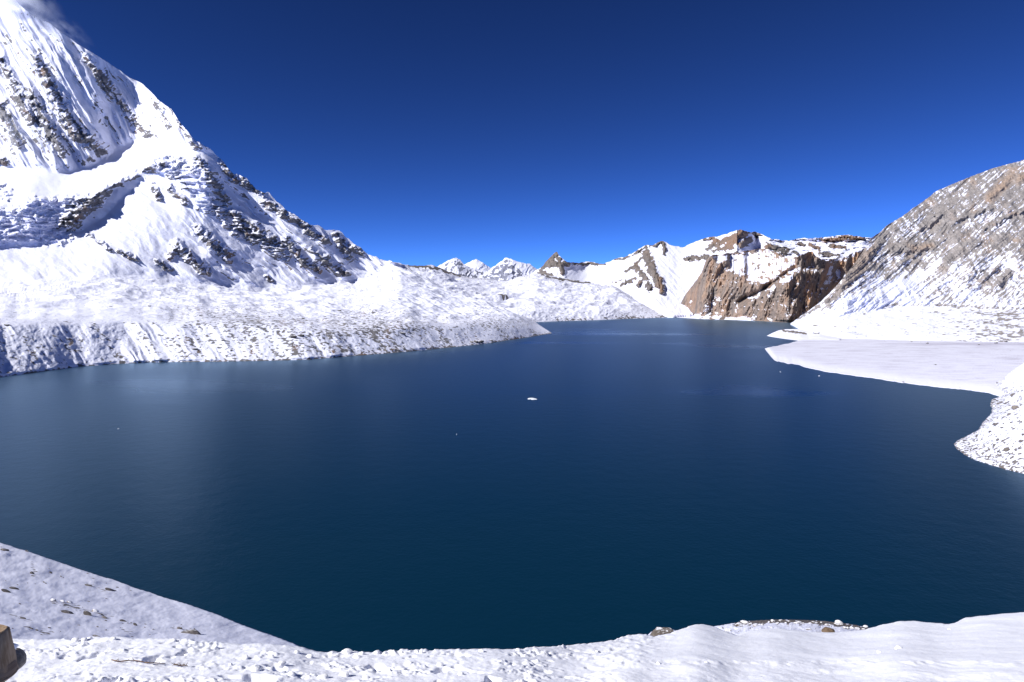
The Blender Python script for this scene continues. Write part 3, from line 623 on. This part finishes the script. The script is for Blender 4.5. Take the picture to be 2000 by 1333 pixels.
# snowy shoulder with broken rocks just beyond the right-hand mounds
topr = line([(1215, 1262), (1262, 1245), (1272, 1236), (1290, 1228), (1310, 1230), (1330, 1236), (1390, 1226), (1430, 1219), (1450, 1215), (1480, 1213), (1520, 1211.5), (1560, 1212), (1600, 1213.5), (1640, 1218), (1670, 1222), (1700, 1229), (1740, 1242)])
relief("rocky_shoulder", 1215, 1740, 380, 60, lambda u: topr(u) + 1.2 * fbm(u / 4, u * 0, 4, 201), line([(1215, 1280), (1740, 1280)]), line([(1215, 10), (1740, 10)]), lambda px, py: elev(py) + 0.1, M_SLOPE,
       d_top=line([(1215, 15), (1740, 17)]), disp=lambda px, py, d: 0.3 * fbm(px / 20, py / 8, 4, 202) - 0.10 * ridged(px / 6, py / 4, 3, 203),
       cover=lambda px, py, N, P: (ss(.1, .35, 0.55 * np.exp(-((py - topr(px) - 2) / 4.5) ** 2) * ss(1415, 1450, px) + 0.7 * fbm(px / 9, py / 2.6, 4, 204) - 0.05), 0.6 * ss(0, .4, fbm(px / 20, py / 8, 2, 205))), hb=2, shore=False, back=2.5)

topf = line([(-300, 1262), (0, 1252), (60, 1249), (118, 1248), (126, 1246), (140, 1252), (150, 1252), (185, 1246), (260, 1250), (340, 1250), (420, 1254), (470, 1258), (520, 1260), (580, 1266), (620, 1276), (640, 1276), (680, 1275), (760, 1274), (830, 1272), (900, 1271), (960, 1270), (1020, 1268), (1100, 1263), (1160, 1259), (1195, 1254), (1215, 1246), (1230, 1241), (1258, 1242), (1285, 1246), (1325, 1233), (1350, 1224), (1373, 1220), (1395, 1225), (1415, 1235), (1440, 1242), (1480, 1231), (1520, 1229), (1560, 1234), (1600, 1238), (1640, 1238), (1690, 1232), (1725, 1222), (1760, 1215), (1785, 1214), (1820, 1218), (1850, 1221), (1865, 1219), (1885, 1209), (1920, 1203), (1960, 1199), (2000, 1197.5), (2300, 1180)])
def trod(px, py):       # where feet have broken the snow
    left = ss(1330, 1040, px + 1.2 * (py - 1290)) 
    band = ss(-6, 10, py - (1293 + 4 * fbm(px / 40, px * 0, 4, 211) + 6 * ss(1500, 1650, px) * 0)) * ss(1100, 1300, px)
    return np.clip(left + band, 0, 1)
def zf(px, py, P):
    X, Y = P[..., 0], P[..., 1]
    t = trod(px, py)
    rough = t * (0.2 + 0.8 * ss(1300, 1020, px)) * (0.12 + 0.88 * ss(-.05, .3, fbm(X / .42, Y / .3, 3, 213)))
    f1, f2, c = worley(X / .075 + .6 * fbm(X / .1, Y / .1, 2, 217), Y / .075, 7); g1, g2, c2 = worley(X / .032, Y / .032, 8)
    z = rough * (0.027 * np.maximum(c - .5, 0) * ss(.62, .0, f1) * 1.6 + 0.008 * c2 * ss(.6, .05, g1) + 0.022 * fbm(X / .05, Y / .05, 4, 214))
    pit = ss(.22, .5, fbm(X / .26, Y / .24, 3, 212)) * t * ss(2, 14, py - topf(px)) * ss(1350, 1000, px)
    z -= 0.07 * pit
    z += t * (0.022 * fbm(X / .4, Y / .4, 3, 215) + .004 * fbm(X / .06, Y / .05, 3, 218))
    z += (1 - t) * (0.03 * fbm(X / .8, Y / .8, 4, 216) + .006 * ridged(X / .3 + Y / .5, Y / .16, 3, 239) + .003 * fbm(X / .08, Y / .08, 3, 219))
    z += 0.02 * ss(0, .3, t) * ss(1, .6, t) * ss(1050, 1200, px) * fbm(X / .1, Y / .15, 3, 220)
    return z
relief("trodden_snow", -60, 2060, 1060, 230, lambda u: topf(u), line([(-300, 1480), (2300, 1480)]), line([(-300, 2.4), (2300, 2.4)]),
       lambda px, py: elev(py) + 0.42 - 0.2 * ss(4, -14, py - 1293) * ss(1050, 1250, px), M_FORE,
       d_top=smooth_line([(-300, 4.6), (600, 4.7), (1000, 5.0), (1250, 6.6), (1400, 7.6), (1700, 8.0), (2300, 8.8)], 60), zdisp=zf, cover=lambda px, py, N, P: (0 * px, 0 * px), hb=3, shore=False, back=3.0, side=(-1200, 3000))

# ------------------------------------------------------------------ loose things
def tag(o, label, cat, group=None):
    o["label"] = label; o["category"] = cat
    if group: o["group"] = group
    return o
def link(name, me, mat, parent=None, loc=None):
    o = bpy.data.objects.new(name, me); COL.objects.link(o)
    if mat and not me.materials: me.materials.append(mat)
    if parent: o.parent = parent
    if loc is not None: o.location = loc
    return o

def stone_mat(name, a, b, unit, capz=(0.55, 0.8), snow=(0.86, 0.86, 0.9)):
    m, nt, bs = new_mat(name)
    tc = nd(nt, "ShaderNodeTexCoord"); oi = nd(nt, "ShaderNodeObjectInfo"); ge = nd(nt, "ShaderNodeNewGeometry")
    n1 = noise_node(nt, 1 / unit, 5, 0.65, tc.outputs["Object"]); n2 = noise_node(nt, 3.5 / unit, 4, 0.6, tc.outputs["Object"])
    rc = mixc(nt, mapr(nt, n1.outputs[0], 0.35, 0.65), a, b)
    hv = nd(nt, "ShaderNodeHueSaturation"); nt.links.new(rc, hv.inputs["Color"]); nt.links.new(mapr(nt, oi.outputs["Random"], 0, 1, 0.7, 1.35), hv.inputs["Value"])
    sx = nd(nt, "ShaderNodeSeparateXYZ"); nt.links.new(ge.outputs["Normal"], sx.inputs[0])
    cap = mapr(nt, math_n(nt, 'ADD', sx.outputs[2], math_n(nt, 'MULTIPLY', math_n(nt, 'SUBTRACT', n1.outputs[0], 0.5), 0.9)), capz[0], capz[1])
    nt.links.new(mixc(nt, cap, hv.outputs[0], snow), bs.inputs["Base Color"])
    bs.inputs["Roughness"].default_value = 0.88; bs.inputs["Specular IOR Level"].default_value = 0.25
    bp = nd(nt, "ShaderNodeBump"); bp.inputs["Strength"].default_value = 0.5; bp.inputs["Distance"].default_value = unit * .25
    nt.links.new(n2.outputs[0], bp.inputs["Height"]); nt.links.new(bp.outputs[0], bs.inputs["Normal"])
    return m

def stone_mesh(seed, sub=2, flat=0.7, cuts=7, rough=0.12):
    r_ = random.Random(seed); bm = bmesh.new(); bmesh.ops.create_icosphere(bm, subdivisions=sub, radius=1)
    planes = []
    for _ in range(cuts):
        n = Vector((r_.gauss(0, 1), r_.gauss(0, 1), r_.gauss(0, 1))).normalized(); planes.append((n, r_.uniform(0.55, 0.9)))
    co = np.array([v.co for v in bm.verts]); nz = fbm(co[:, 0] * 1.7 + co[:, 2] * 1.1 + seed, co[:, 1] * 1.7 - co[:, 2] * 0.9, 4, seed % 17)
    for v, k in zip(bm.verts, nz):
        p = v.co * (1 + rough * 2 * k)
        for n, d in planes:
            e = p.dot(n) - d
            if e > 0: p -= n * e * 0.92
        v.co = Vector((p.x * r_.uniform(.98, 1.02), p.y * 0.85, p.z * flat))
    me = bpy.data.meshes.new("boulder"); bm.to_mesh(me); bm.free()
    for p in me.polygons: p.use_smooth = False
    return me

M_DARK = stone_mat("dark moraine stone", (0.07, 0.065, 0.065), (0.13, 0.12, 0.115), 0.6, (0.72, 0.95))
M_GREY = stone_mat("grey bank stone", (0.09, 0.08, 0.08), (0.17, 0.15, 0.14), 0.6, (0.9, 1.15))
M_BROWN = stone_mat("brown boulder", (0.17, 0.115, 0.075), (0.24, 0.17, 0.11), 0.5, (1.3, 1.5))
M_CAPPED = stone_mat("snow-capped stone", (0.15, 0.125, 0.11), (0.25, 0.205, 0.175), 0.5, (0.35, 0.6))
STONES = {k: [] for k in ("dark", "grey", "capped")}
for k, m in (("dark", M_DARK), ("grey", M_GREY), ("capped", M_CAPPED)):
    for i in range(7):
        me = stone_mesh(300 + i * 13 + len(k), 2 if k != "capped" else 3, random.uniform(.5, .85)); me.materials.append(m); STONES[k].append(me)

from mathutils.bvhtree import BVHTree
bpy.context.view_layer.update()
dg = bpy.context.evaluated_depsgraph_get()
BVH = {}
def hit(name, px, py):
    if name not in BVH: BVH[name] = BVHTree.FromObject(bpy.data.objects[name], dg)
    x, z = ray(px, py); d = Vector((float(x), 1.0, float(z))).normalized()
    return BVH[name].ray_cast(Vector((0, 0, CAM_H)), d)[0]

def boulder(terrain, px, py, size_px, kind, label, group=None, cat="boulder", stretch=1.0, tilt=0.0, name="boulder", sink=0.25, mesh=None):
    p = hit(terrain, px, py)
    if p is None: return None
    me = mesh or random.choice(STONES[kind]); o = link(name, me, None)
    r = size_px / F * p.y * 0.5
    o.scale = (r * stretch, r, r); o.rotation_euler = (random.uniform(-.2, .2), tilt + random.uniform(-.2, .2), random.uniform(-.5, .5))
    o.location = p + Vector((0, 0, r * (0.5 - sink)))
    return tag(o, label, cat, group)

# --- stony bank on the right
boulder("stony_bank", 1983, 799, 14, "grey", "large grey-brown boulder, the biggest on the stony bank at the right edge", mesh=stone_mesh(901, 3, .8))
bpy.data.objects["boulder"].data.materials.append(stone_mat("bare grey boulder", (0.17, 0.145, 0.125), (0.22, 0.19, 0.165), 0.5, (1.2, 1.4)))
b2 = boulder("stony_bank", 1966, 880, 11, "grey", "round bare boulder low on the stony bank near the bottom waterline", mesh=stone_mesh(907, 3, .85))
b2.data.materials.append(bpy.data.materials["bare grey boulder"])
for (x, y, sz, st, lb) in [(1970, 811, 8, 1.4, "dark rock just left of and below the largest boulder"), (1961, 816, 7, 1.2, "dark rock second from the largest boulder going down the bank"),
        (1946, 830, 9, 1.5, "long dark rock midway down the stony bank above the point"), (1941, 829, 6, 1.2, "small dark rock beside the long rock midway down the bank"),
        (1934, 844, 7, 1.1, "dark rock above the tip of the stony point"), (1948, 860, 7, 1.3, "dark rock on the stony bank left of the round bare boulder"),
        (1994, 863, 9, 1.2, "dark rock at the right frame edge above the waterline"), (1992, 877, 8, 1.3, "dark rock right of the round bare boulder"),
        (1976, 826, 7, 1.2, "dark rock below the largest boulder on the right bank"), (1998, 850, 8, 1.0, "dark rock half out of frame at the right edge of the bank"),
        (1978, 773, 9, 1.8, "flat dark slab high on the right bank above the largest boulder"), (1956, 787, 6, 1.6, "flat dark slab near the corner where bank meets the flats")]:
    boulder("stony_bank", x, y, sz, "grey", lb, "single dark rocks on the right bank", stretch=st, tilt=-.4)
n = 0
rr = random.Random(5)
while n < 75:
    x = rr.uniform(1868, 2000); y = rr.uniform(760, 925)
    p = hit("stony_bank", x, y)
    if p is None or p.z < 0.1: continue
    if hit("flats", x, y) is not None and (hit("flats", x, y).y < p.y): continue
    boulder("stony_bank", x, y, rr.choice([2.6, 3, 3, 3.5, 4, 4.5, 5.5]), "grey", "small dark stone on the snowy bank at the right edge", "small stones on the right bank", cat="stone", stretch=rr.uniform(1, 1.7), tilt=-.3, name="stone"); n += 1

# --- left moraine
FACE = "snow_mountain"
for (x, y, sz, st, lb) in [(921, 669.5, 7, 1.5, "leftmost dark rock of the cluster at the left waterline"), (929, 669, 9, 1.3, "tall dark rock in the middle of the waterline cluster"),
        (938, 669, 11, 1.5, "largest dark rock of the cluster at the left waterline"), (960, 666.5, 7, 1.4, "dark rock alone just right of the waterline cluster"),
        (572, 659, 9, 2.2, "dark rock at the left rim of the hollow in the left moraine bank"), (588, 657, 9, 1.6, "dark rock at the right rim of the hollow in the left moraine bank"),
        (380, 683, 9, 1.6, "dark wedge of rock low on the left moraine bank"), (427, 680, 6, 1.0, "small dark rock right of the wedge on the left bank"),
        (13, 636, 9, 1.5, "dark rock on the moraine crest at the left frame edge"), (662, 608, 7, 1.5, "dark boulder on the moraine top below the last rock rib"),
        (592, 623, 6, 1.3, "dark boulder midway along the moraine top"), (735, 640, 7, 1.3, "dark boulder on the right part of the moraine brow"),
        (784, 652, 9, 2.0, "flat dark outcrop on the right part of the moraine bank"), (973, 643, 6, 1.2, "dark rock on the bank near the tip of the moraine"),
        (292, 599, 6, 1.2, "lone dark boulder on the moraine top at left"), (177, 640, 5, 1.2, "lone dark boulder at the brow of the left bank"), (435, 665, 6, 1.2, "dark boulder on the upper left bank")]:
    boulder(FACE, x, y, sz, "dark", lb, "larger dark rocks on the left moraine", stretch=st)
n = 0
while n < 130:
    x = rr.uniform(0, 1050) if rr.random() < .5 else rr.uniform(330, 1000)
    yc, ys = float(crest1(x)), float(sh1(x))
    y = rr.uniform(yc - 28, yc + 6) if rr.random() < .45 else (rr.uniform(yc, ys - 1) if rr.random() < .7 else ys - rr.uniform(.5, 3))
    if fbm(np.array([x / 60]), np.array([y / 16]), 3, 44)[0] < rr.uniform(-.6, .25): continue
    if boulder(FACE, x, y, rr.choice([1.8, 2, 2.2, 2.6, 3, 3.6, 4.4]), "dark", "small dark stone poking through the snow of the left moraine", "small stones on the left moraine", cat="stone", stretch=rr.uniform(1, 1.8), name="stone"): n += 1

# --- flats
for (x, y, sz, lb) in [(1811, 671.5, 5, "leftmost stone of the row along the brown line on the flats"), (1912, 674, 4, "small stone of the row on the flats, second from the left"), (1945, 671, 6, "biggest stone of the row along the brown line on the flats"),
        (1965, 668.5, 6, "stone at the right end of the row on the flats"), (1780, 668, 3.5, "tiny stone at the foot of the brown hill above the flats"), (1827, 713, 3.5, "lone dark stone in the middle of the snowy flats"), (1600, 651.5, 6, "dark stone on the snow spit"), (1764, 747, 4, "dark stone at the waterline of the flats")]:
    t = "flats" if hit("flats", x, y) else "hill"
    boulder(t, x, y, sz, "dark", lb, "stones on the flats", cat="stone", name="stone", stretch=1.3)

# --- near slope, lower left
for (x, y, sz, st, lb) in [(104, 1174, 7, 1.2, "pale snow-capped rock at the head of the rock patch on the near left slope"), (186, 1195, 9, 1.3, "pale rock at the right end of the rock patch on the near left slope"), (131, 1198, 11, 1.8, "dark flat rock in the middle of the rock patch on the near slope"),
        (172, 1202, 10, 1.9, "dark flat rock right of the middle of the rock patch"), (205, 1208, 7, 1.6, "dark rock at the lower right of the rock patch"), (136, 1178, 7, 1.4, "small dark rock behind the pale capped rock"), (122, 1176, 6, 1.3, "dark chip right beside the pale capped rock"),
        (375, 1238, 14, 2.2, "long dark slab low on the near slope above the trodden snow"), (351, 1229, 7, 1.3, "dark rock up-left of the long slab on the near slope"), (264, 1222, 6, 1.5, "dark rock between the rock patch and the long slab"), (240, 1214, 7, 1.6, "flat dark rock with snow lip right of the rock patch"),
        (216, 1154, 8, 2.0, "grey stone high in the middle of the near slope"), (173, 1145, 7, 1.8, "dark stone above the grey one high on the near slope"), (28, 1151, 8, 1.8, "dark stone at the left of the near slope"), (12, 1157, 8, 2.0, "dark streak of rock at the left frame edge of the near slope"), (62, 1121, 6, 1.5, "dark stone in the upper left of the near slope"),
        (99, 1120, 5, 1.2, "small stone right of the upper left stone on the near slope"), (10, 1076, 8, 1.6, "dark rock at the top left corner of the near slope"), (45, 1209, 6, 1.5, "dark stone above the wooden post"), (62, 1229, 5, 1.2, "lower dark stone near the wooden post"), (72, 1232, 5, 1.2, "lowest dark stone right of the wooden post"), (188, 1244, 7, 2.0, "dark flake just above the trodden snow edge"),
        (52, 1077.5, 4, 1.5, "tiny stone on the upper skyline of the near slope"), (95, 1091.5, 4, 1.2, "tiny stone on the skyline of the near slope, right of the first")]:
    boulder("snow_slope", x, y, sz * 1.35, "capped" if "pale" in lb else "grey", lb, "rocks on the near left slope", cat="rock", name="rock", stretch=st, tilt=.35)
n = 0
while n < 48:
    cx, cy = rr.choice([(160, 1195), (230, 1225), (350, 1232), (120, 1120), (30, 1150), (80, 1230), (200, 1150)])
    if boulder("snow_slope", cx + rr.gauss(0, 34), cy + rr.gauss(0, 9), rr.choice([2.2, 2.6, 3, 3.5, 4.2]), "grey", "tiny dark stone on the snow of the near left slope", "tiny stones on the near left slope", cat="stone", name="stone", stretch=rr.uniform(1, 2), tilt=.3): n += 1

# --- rocks beyond the right-hand mounds
br = boulder("rocky_shoulder", 1618, 1237, 26, "capped", "rounded brown boulder between the snow mounds at lower right", stretch=1.0, sink=.3, mesh=stone_mesh(944, 3, .75)); br.data.materials.append(M_BROWN)
sc_ = boulder("rocky_shoulder", 1290, 1240, 38, "capped", "low brown boulder behind the small snow mound", stretch=1.5, sink=.4, mesh=stone_mesh(951, 3, .5)); sc_.data.materials.append(stone_mat("half-covered boulder", (0.17, 0.145, 0.125), (0.26, 0.215, 0.18), 0.5, (0.98, 1.1)))
for (x, y, sz, lb) in [(1443, 1222, 14, "pale brown rock with snow cap right of the tall snow mound"), (1454, 1218, 13, "pale rock at the left end of the rocky rim"), (1421, 1234, 12, "flat dark rock at the right foot of the tall snow mound"), (1475, 1224, 9, "dark flat rock inside the left end of the rocky rim"), (1580, 1231, 9, "flat dark stone left of the rounded brown boulder"), (1638, 1219, 13, "broad brown rock on the right part of the rocky rim"), (1690, 1226, 9, "last rock at the right end of the rocky rim")]:
    boulder("rocky_shoulder", x, y, sz, "capped", lb, "rocks along the rocky rim", cat="rock", name="rock", stretch=1.4)
for i in range(28):
    x = 1455 + i * 8.8 + rr.uniform(-3, 3)
    boulder("rocky_shoulder", x, float(topr(x)) + rr.uniform(2, 9), rr.choice([4, 5, 6, 8]), "capped", "small brown stone in the rocky rim beyond the lower right mounds", "small stones of the rocky rim", cat="stone", name="stone", stretch=rr.uniform(1, 1.9))

# --- ice floes on the lake
M_ICE, _nt, _b = new_mat("floe ice"); _b.inputs["Base Color"].default_value = (0.82, 0.86, 0.9, 1); _b.inputs["Roughness"].default_value = 0.6
def floe(px, py, w, label, h=0.35, group=None):
    d = float(water_d(py)); p = unproj(px, py, d); r = w / F * d / 2
    bm = bmesh.new(); N_ = 18; rs = random.Random(int(px)); top = []; bt = []
    for i in range(N_):
        a = i / N_ * 2 * math.pi; k = rs.choice([rs.uniform(.5, .75), rs.uniform(.8, 1.1)])
        top.append(bm.verts.new((r * k * .93 * math.cos(a), r * k * 1.1 * math.sin(a), h * rs.uniform(.6, 1.1)))); bt.append(bm.verts.new((r * k * math.cos(a), r * k * 1.2 * math.sin(a), -.3)))
    c = bm.verts.new((0.2 * r, 0, h * 1.7))
    for i in range(N_):
        j = (i + 1) % N_; bm.faces.new((c, top[i], top[j])); bm.faces.new((top[i], bt[i], bt[j], top[j]))
    me = bpy.data.meshes.new("ice_floe"); bm.to_mesh(me); bm.free()
    o = link("ice_floe", me, M_ICE, None, (p[0], p[1], 0)); tag(o, label, "ice floe", group)
floe(1040, 779.5, 21, "largest white ice floe, alone in the middle of the lake", 0.2)
floe(231, 838.5, 3.5, "tiny white ice floe in the left part of the lake"); floe(892, 849, 2.5, "tiny white ice floe below and left of the large floe")
floe(1600, 735, 3.5, "tiny ice floe close to the edge of the flats"); floe(1524, 727, 2.6, "tiny ice floe offshore of the flats' left tip")

# --- lumps of broken snow
M_LUMP, _nt, _b = new_mat("snow lump"); _b.inputs["Base Color"].default_value = (0.88, 0.88, 0.9, 1); _b.inputs["Roughness"].default_value = 0.7
LUMPS = []
for i in range(5):
    me = stone_mesh(700 + i * 7, 3, .85, 5, .2); me.materials.append(M_LUMP)
    for p in me.polygons: p.use_smooth = True
    LUMPS.append(me)
for (x, y, sz) in [(678, 1275, 15), (697, 1285, 13), (706, 1278, 10), (736, 1277, 12), (752, 1277, 8), (784, 1277, 10), (814, 1275, 11), (823, 1275, 8), (940, 1273, 9), (479, 1287, 14), (673, 1320, 17), (421, 1263, 10), (631, 1327, 20), (715, 1326, 13), (580, 1276, 11), (605, 1284, 12), (1166, 1273, 6), (1195, 1293, 6), (1286, 1297, 9), (1380, 1295, 7), (1012, 1271, 9), (1756, 1266, 9), (1717, 1275, 8), (1750, 1268, 6), (1854, 1230, 5), (222, 1249, 9), (340, 1252, 8), (550, 1300, 16), (500, 1310, 15), (860, 1300, 12), (640, 1302, 11), (530, 1284, 10), (148, 1253, 14), (165, 1252, 12), (174, 1249, 9), (450, 1300, 10), (570, 1318, 12), (760, 1310, 9), (800, 1295, 8), (900, 1318, 10)]:
    o = boulder("trodden_snow", x, y, sz, "capped", "small lump of broken snow on the trodden foreground snow", "lumps of broken snow in the foreground", cat="snow lump", name="snow_lump", mesh=random.choice(LUMPS), sink=.3, stretch=random.uniform(.9, 1.4))

# --- wooden post with a lashed log at the lower left corner
def wood_mat(name, a, b, axis):
    m, nt, bs = new_mat(name); tc = nd(nt, "ShaderNodeTexCoord"); mp = nd(nt, "ShaderNodeMapping"); nt.links.new(tc.outputs["Object"], mp.inputs[0])
    mp.inputs["Scale"].default_value = tuple(6 if i == axis else 70 for i in range(3))
    n1 = noise_node(nt, 1, 5, .65, mp.outputs[0]); n2 = noise_node(nt, 14, 3, .5, tc.outputs["Object"])
    c = mixc(nt, mapr(nt, n1.outputs[0], .35, .65), a, b); c = mixc(nt, mapr(nt, n2.outputs[0], .5, .7, 0, .6), c, tuple(k * .45 for k in a))
    nt.links.new(c, bs.inputs["Base Color"]); bs.inputs["Roughness"].default_value = .85
    bp = nd(nt, "ShaderNodeBump"); bp.inputs["Strength"].default_value = .7; bp.inputs["Distance"].default_value = .004; nt.links.new(n1.outputs[0], bp.inputs["Height"]); nt.links.new(bp.outputs[0], bs.inputs["Normal"])
    return m
M_POST = wood_mat("weathered post wood", (0.22, 0.135, 0.07), (0.44, 0.32, 0.21), 2); M_LOG = wood_mat("grey log wood", (0.13, 0.11, 0.09), (0.32, 0.28, 0.24), 0)
def tube(name, pts, radii, seg, mat, parent, jitter=0.0, seed=0, cap_round=True):
    bm = bmesh.new(); rs = random.Random(seed); rings = []; pts = [Vector(p) for p in pts]
    ax = (pts[-1] - pts[0]).normalized(); u = ax.cross(Vector((0.1, .3, 1))).normalized(); w = ax.cross(u)
    ph = [1 + rs.uniform(-jitter, jitter) for _ in range(seg)]
    for p, r in zip(pts, radii):
        rings.append([bm.verts.new(p + (u * math.cos(2 * math.pi * i / seg) + w * math.sin(2 * math.pi * i / seg)) * r * ph[i]) for i in range(seg)])
    for a, b in zip(rings, rings[1:]):
        for i in range(seg):
            bm.faces.new((a[i], a[(i + 1) % seg], b[(i + 1) % seg], b[i]))
    bm.faces.new(rings[0][::-1]); bm.faces.new(rings[-1])
    bmesh.ops.recalc_face_normals(bm, faces=bm.faces[:])
    me = bpy.data.meshes.new(name); bm.to_mesh(me); bm.free()
    for p in me.polygons: p.use_smooth = len(p.vertices) == 4
    return link(name, me, mat, parent)
PD = 2.55
def pp(px, py, d=PD): return Vector(unproj(px, py, d))
base = pp(-14, 1420)
post = bpy.data.objects.new("wooden_post", None); COL.objects.link(post); post.location = base
tag(post, "weathered wooden post with a crossing log, cut off by the lower left corner", "post")
L = lambda v: v - base
tp, lo = pp(-8, 1229), pp(-14, 1318)
tube("upright", [L(tp + (tp - lo) * 0.0), L(tp + (lo - tp) * .04), L(tp + (lo - tp) * .35), L(tp + (lo - tp) * .7), L(lo)], [.034, .043, .055, .07, .078], 14, M_POST, post, .10, 3)
tube("lower_post", [L(pp(-12, 1312, PD + .01)), L(pp(-13, 1480, PD + .01))], [.036, .036], 12, M_LOG, post, .05, 4)
e0, e1 = pp(-60, 1352, PD + .02), pp(42, 1277, PD + .10); dv = (e1 - e0)
tube("cross_log", [L(e0), L(e0 + dv * .5), L(e0 + dv * .86), L(e0 + dv * .95), L(e1 + dv * .01), L(e1 + dv * .035)], [.046, .045, .043, .039, .027, .008], 18, M_LOG, post, .06, 5)
M_ROPE, _nt, _b = new_mat("frayed rope"); _b.inputs["Base Color"].default_value = (0.30, 0.21, 0.14, 1); _b.inputs["Roughness"].default_value = .95
for k in range(9):
    c = lo + (tp - lo) * (0.0 + 0.027 * k) ; R_ = .079 - .0013 * k
    bm = bmesh.new(); S1, S2 = 26, 6; vv = []
    for i in range(S1):
        a = 2 * math.pi * i / S1; vv.append([bm.verts.new(L(c) + Vector(((R_ + .003 * math.cos(2 * math.pi * j / S2)) * math.cos(a), (R_ + .003 * math.cos(2 * math.pi * j / S2)) * math.sin(a), .003 * math.sin(2 * math.pi * j / S2) + .003 * math.sin(a + k)))) for j in range(S2)])
    for i in range(S1):
        for j in range(S2): bm.faces.new((vv[i][j], vv[(i + 1) % S1][j], vv[(i + 1) % S1][(j + 1) % S2], vv[i][(j + 1) % S2]))
    me = bpy.data.meshes.new("rope_turn"); bm.to_mesh(me); bm.free()
    for p in me.polygons: p.use_smooth = True
    link("rope_turn", me, M_ROPE, post)
sm = stone_mesh(781, 3, .9, 3, .15); sm.materials.append(M_LUMP)
for p in sm.polygons: p.use_smooth = True
so = link("snow_pad", sm, None, post, L(pp(25, 1264, PD + .06))); so.scale = (.014, .03, .02)

# --- dead twigs sticking out of the snow
M_TWIG, _nt, _b = new_mat("dead twig"); _b.inputs["Base Color"].default_value = (0.16, 0.10, 0.06, 1); _b.inputs["Roughness"].default_value = .9
def twig(pts, label, seed):
    rs = random.Random(seed); P = [hit("trodden_snow", x, y) + Vector((0, -.01, .012)) for x, y in pts]
    root = bpy.data.objects.new("dead_twig", None); COL.objects.link(root); root.location = P[0]; tag(root, label, "twig", "dead twigs in the trodden snow")
    Q = [p - P[0] for p in P]
    for a, b in zip(Q, Q[1:]): tube("stem", [a, (a + b) / 2 + Vector((0, 0, rs.uniform(-.004, .004))), b], [.0032, .003, .0026], 6, M_TWIG, root)
    for i in range(16):
        k = rs.randrange(len(Q) - 1); a = Q[k].lerp(Q[k + 1], rs.random())
        tube("blade", [a, a + Vector((rs.uniform(-.03, .03), rs.uniform(-.03, 0), rs.uniform(.005, .03)))], [.0016, .0008], 4, M_TWIG, root)
twig([(220, 1291), (238, 1294), (262, 1292), (285, 1296), (305, 1297), (325, 1298)], "longer dead twig poking out of the trodden snow at left", 1)
twig([(341, 1300), (352, 1302), (368, 1303)], "short dead twig right of the longer one in the trodden snow", 2)

# ------------------------------------------------------------------ snow blown off the high ridge
def plume(px, py, d, rx, ry, rz, dens, seed, tilt=0.0):
    bm = bmesh.new(); bmesh.ops.create_icosphere(bm, subdivisions=3, radius=1)
    me = bpy.data.meshes.new("blowing_snow"); bm.to_mesh(me); bm.free()
    o = link("blowing_snow", me, None, None, Vector(unproj(px, py, d))); o.scale = (rx, ry, rz); o.rotation_euler = (0, tilt, 0); o["kind"] = "stuff"
    m = bpy.data.materials.new("blowing snow"); m.use_nodes = True; nt = m.node_tree; nt.nodes.remove(nt.nodes["Principled BSDF"])
    pv = nt.nodes.new("ShaderNodeVolumePrincipled"); pv.inputs["Color"].default_value = (0.95, 0.96, 1, 1); pv.inputs["Anisotropy"].default_value = 0.0
    tc = nt.nodes.new("ShaderNodeTexCoord"); ln = nd(nt, "ShaderNodeVectorMath", operation='LENGTH'); nt.links.new(tc.outputs["Object"], ln.inputs[0])
    mp = nt.nodes.new("ShaderNodeMapping"); mp.inputs["Scale"].default_value = (1.6, 1.6, 1.6); mp.inputs["Location"].default_value = (seed, 0, 0); nt.links.new(tc.outputs["Object"], mp.inputs[0])
    nz = noise_node(nt, 1.6, 5, 0.6, mp.outputs[0])
    fall = mapr(nt, ln.outputs["Value"], 0.15, 1.0, 1.0, 0.0)
    k = math_n(nt, 'MULTIPLY', math_n(nt, 'MULTIPLY', fall, fall), mapr(nt, nz.outputs[0], 0.46, 0.7, 0.0, 1.0))
    nt.links.new(math_n(nt, 'MULTIPLY', k, dens), pv.inputs["Density"]); nt.links.new(pv.outputs[0], nt.nodes["Material Output"].inputs["Volume"])
    me.materials.append(m)
plume(26, 4, depth_at(FACE, 30, 20) - 40, 220, 200, 170, 0.03, 1.0, 0.5)
plume(118, 62, depth_at(FACE, 118, 70), 180, 150, 90, 0.009, 4.0, 0.65)
plume(22, 268, depth_at(FACE, 22, 268) - 60, 70, 90, 190, 0.012, 7.0, -0.35)
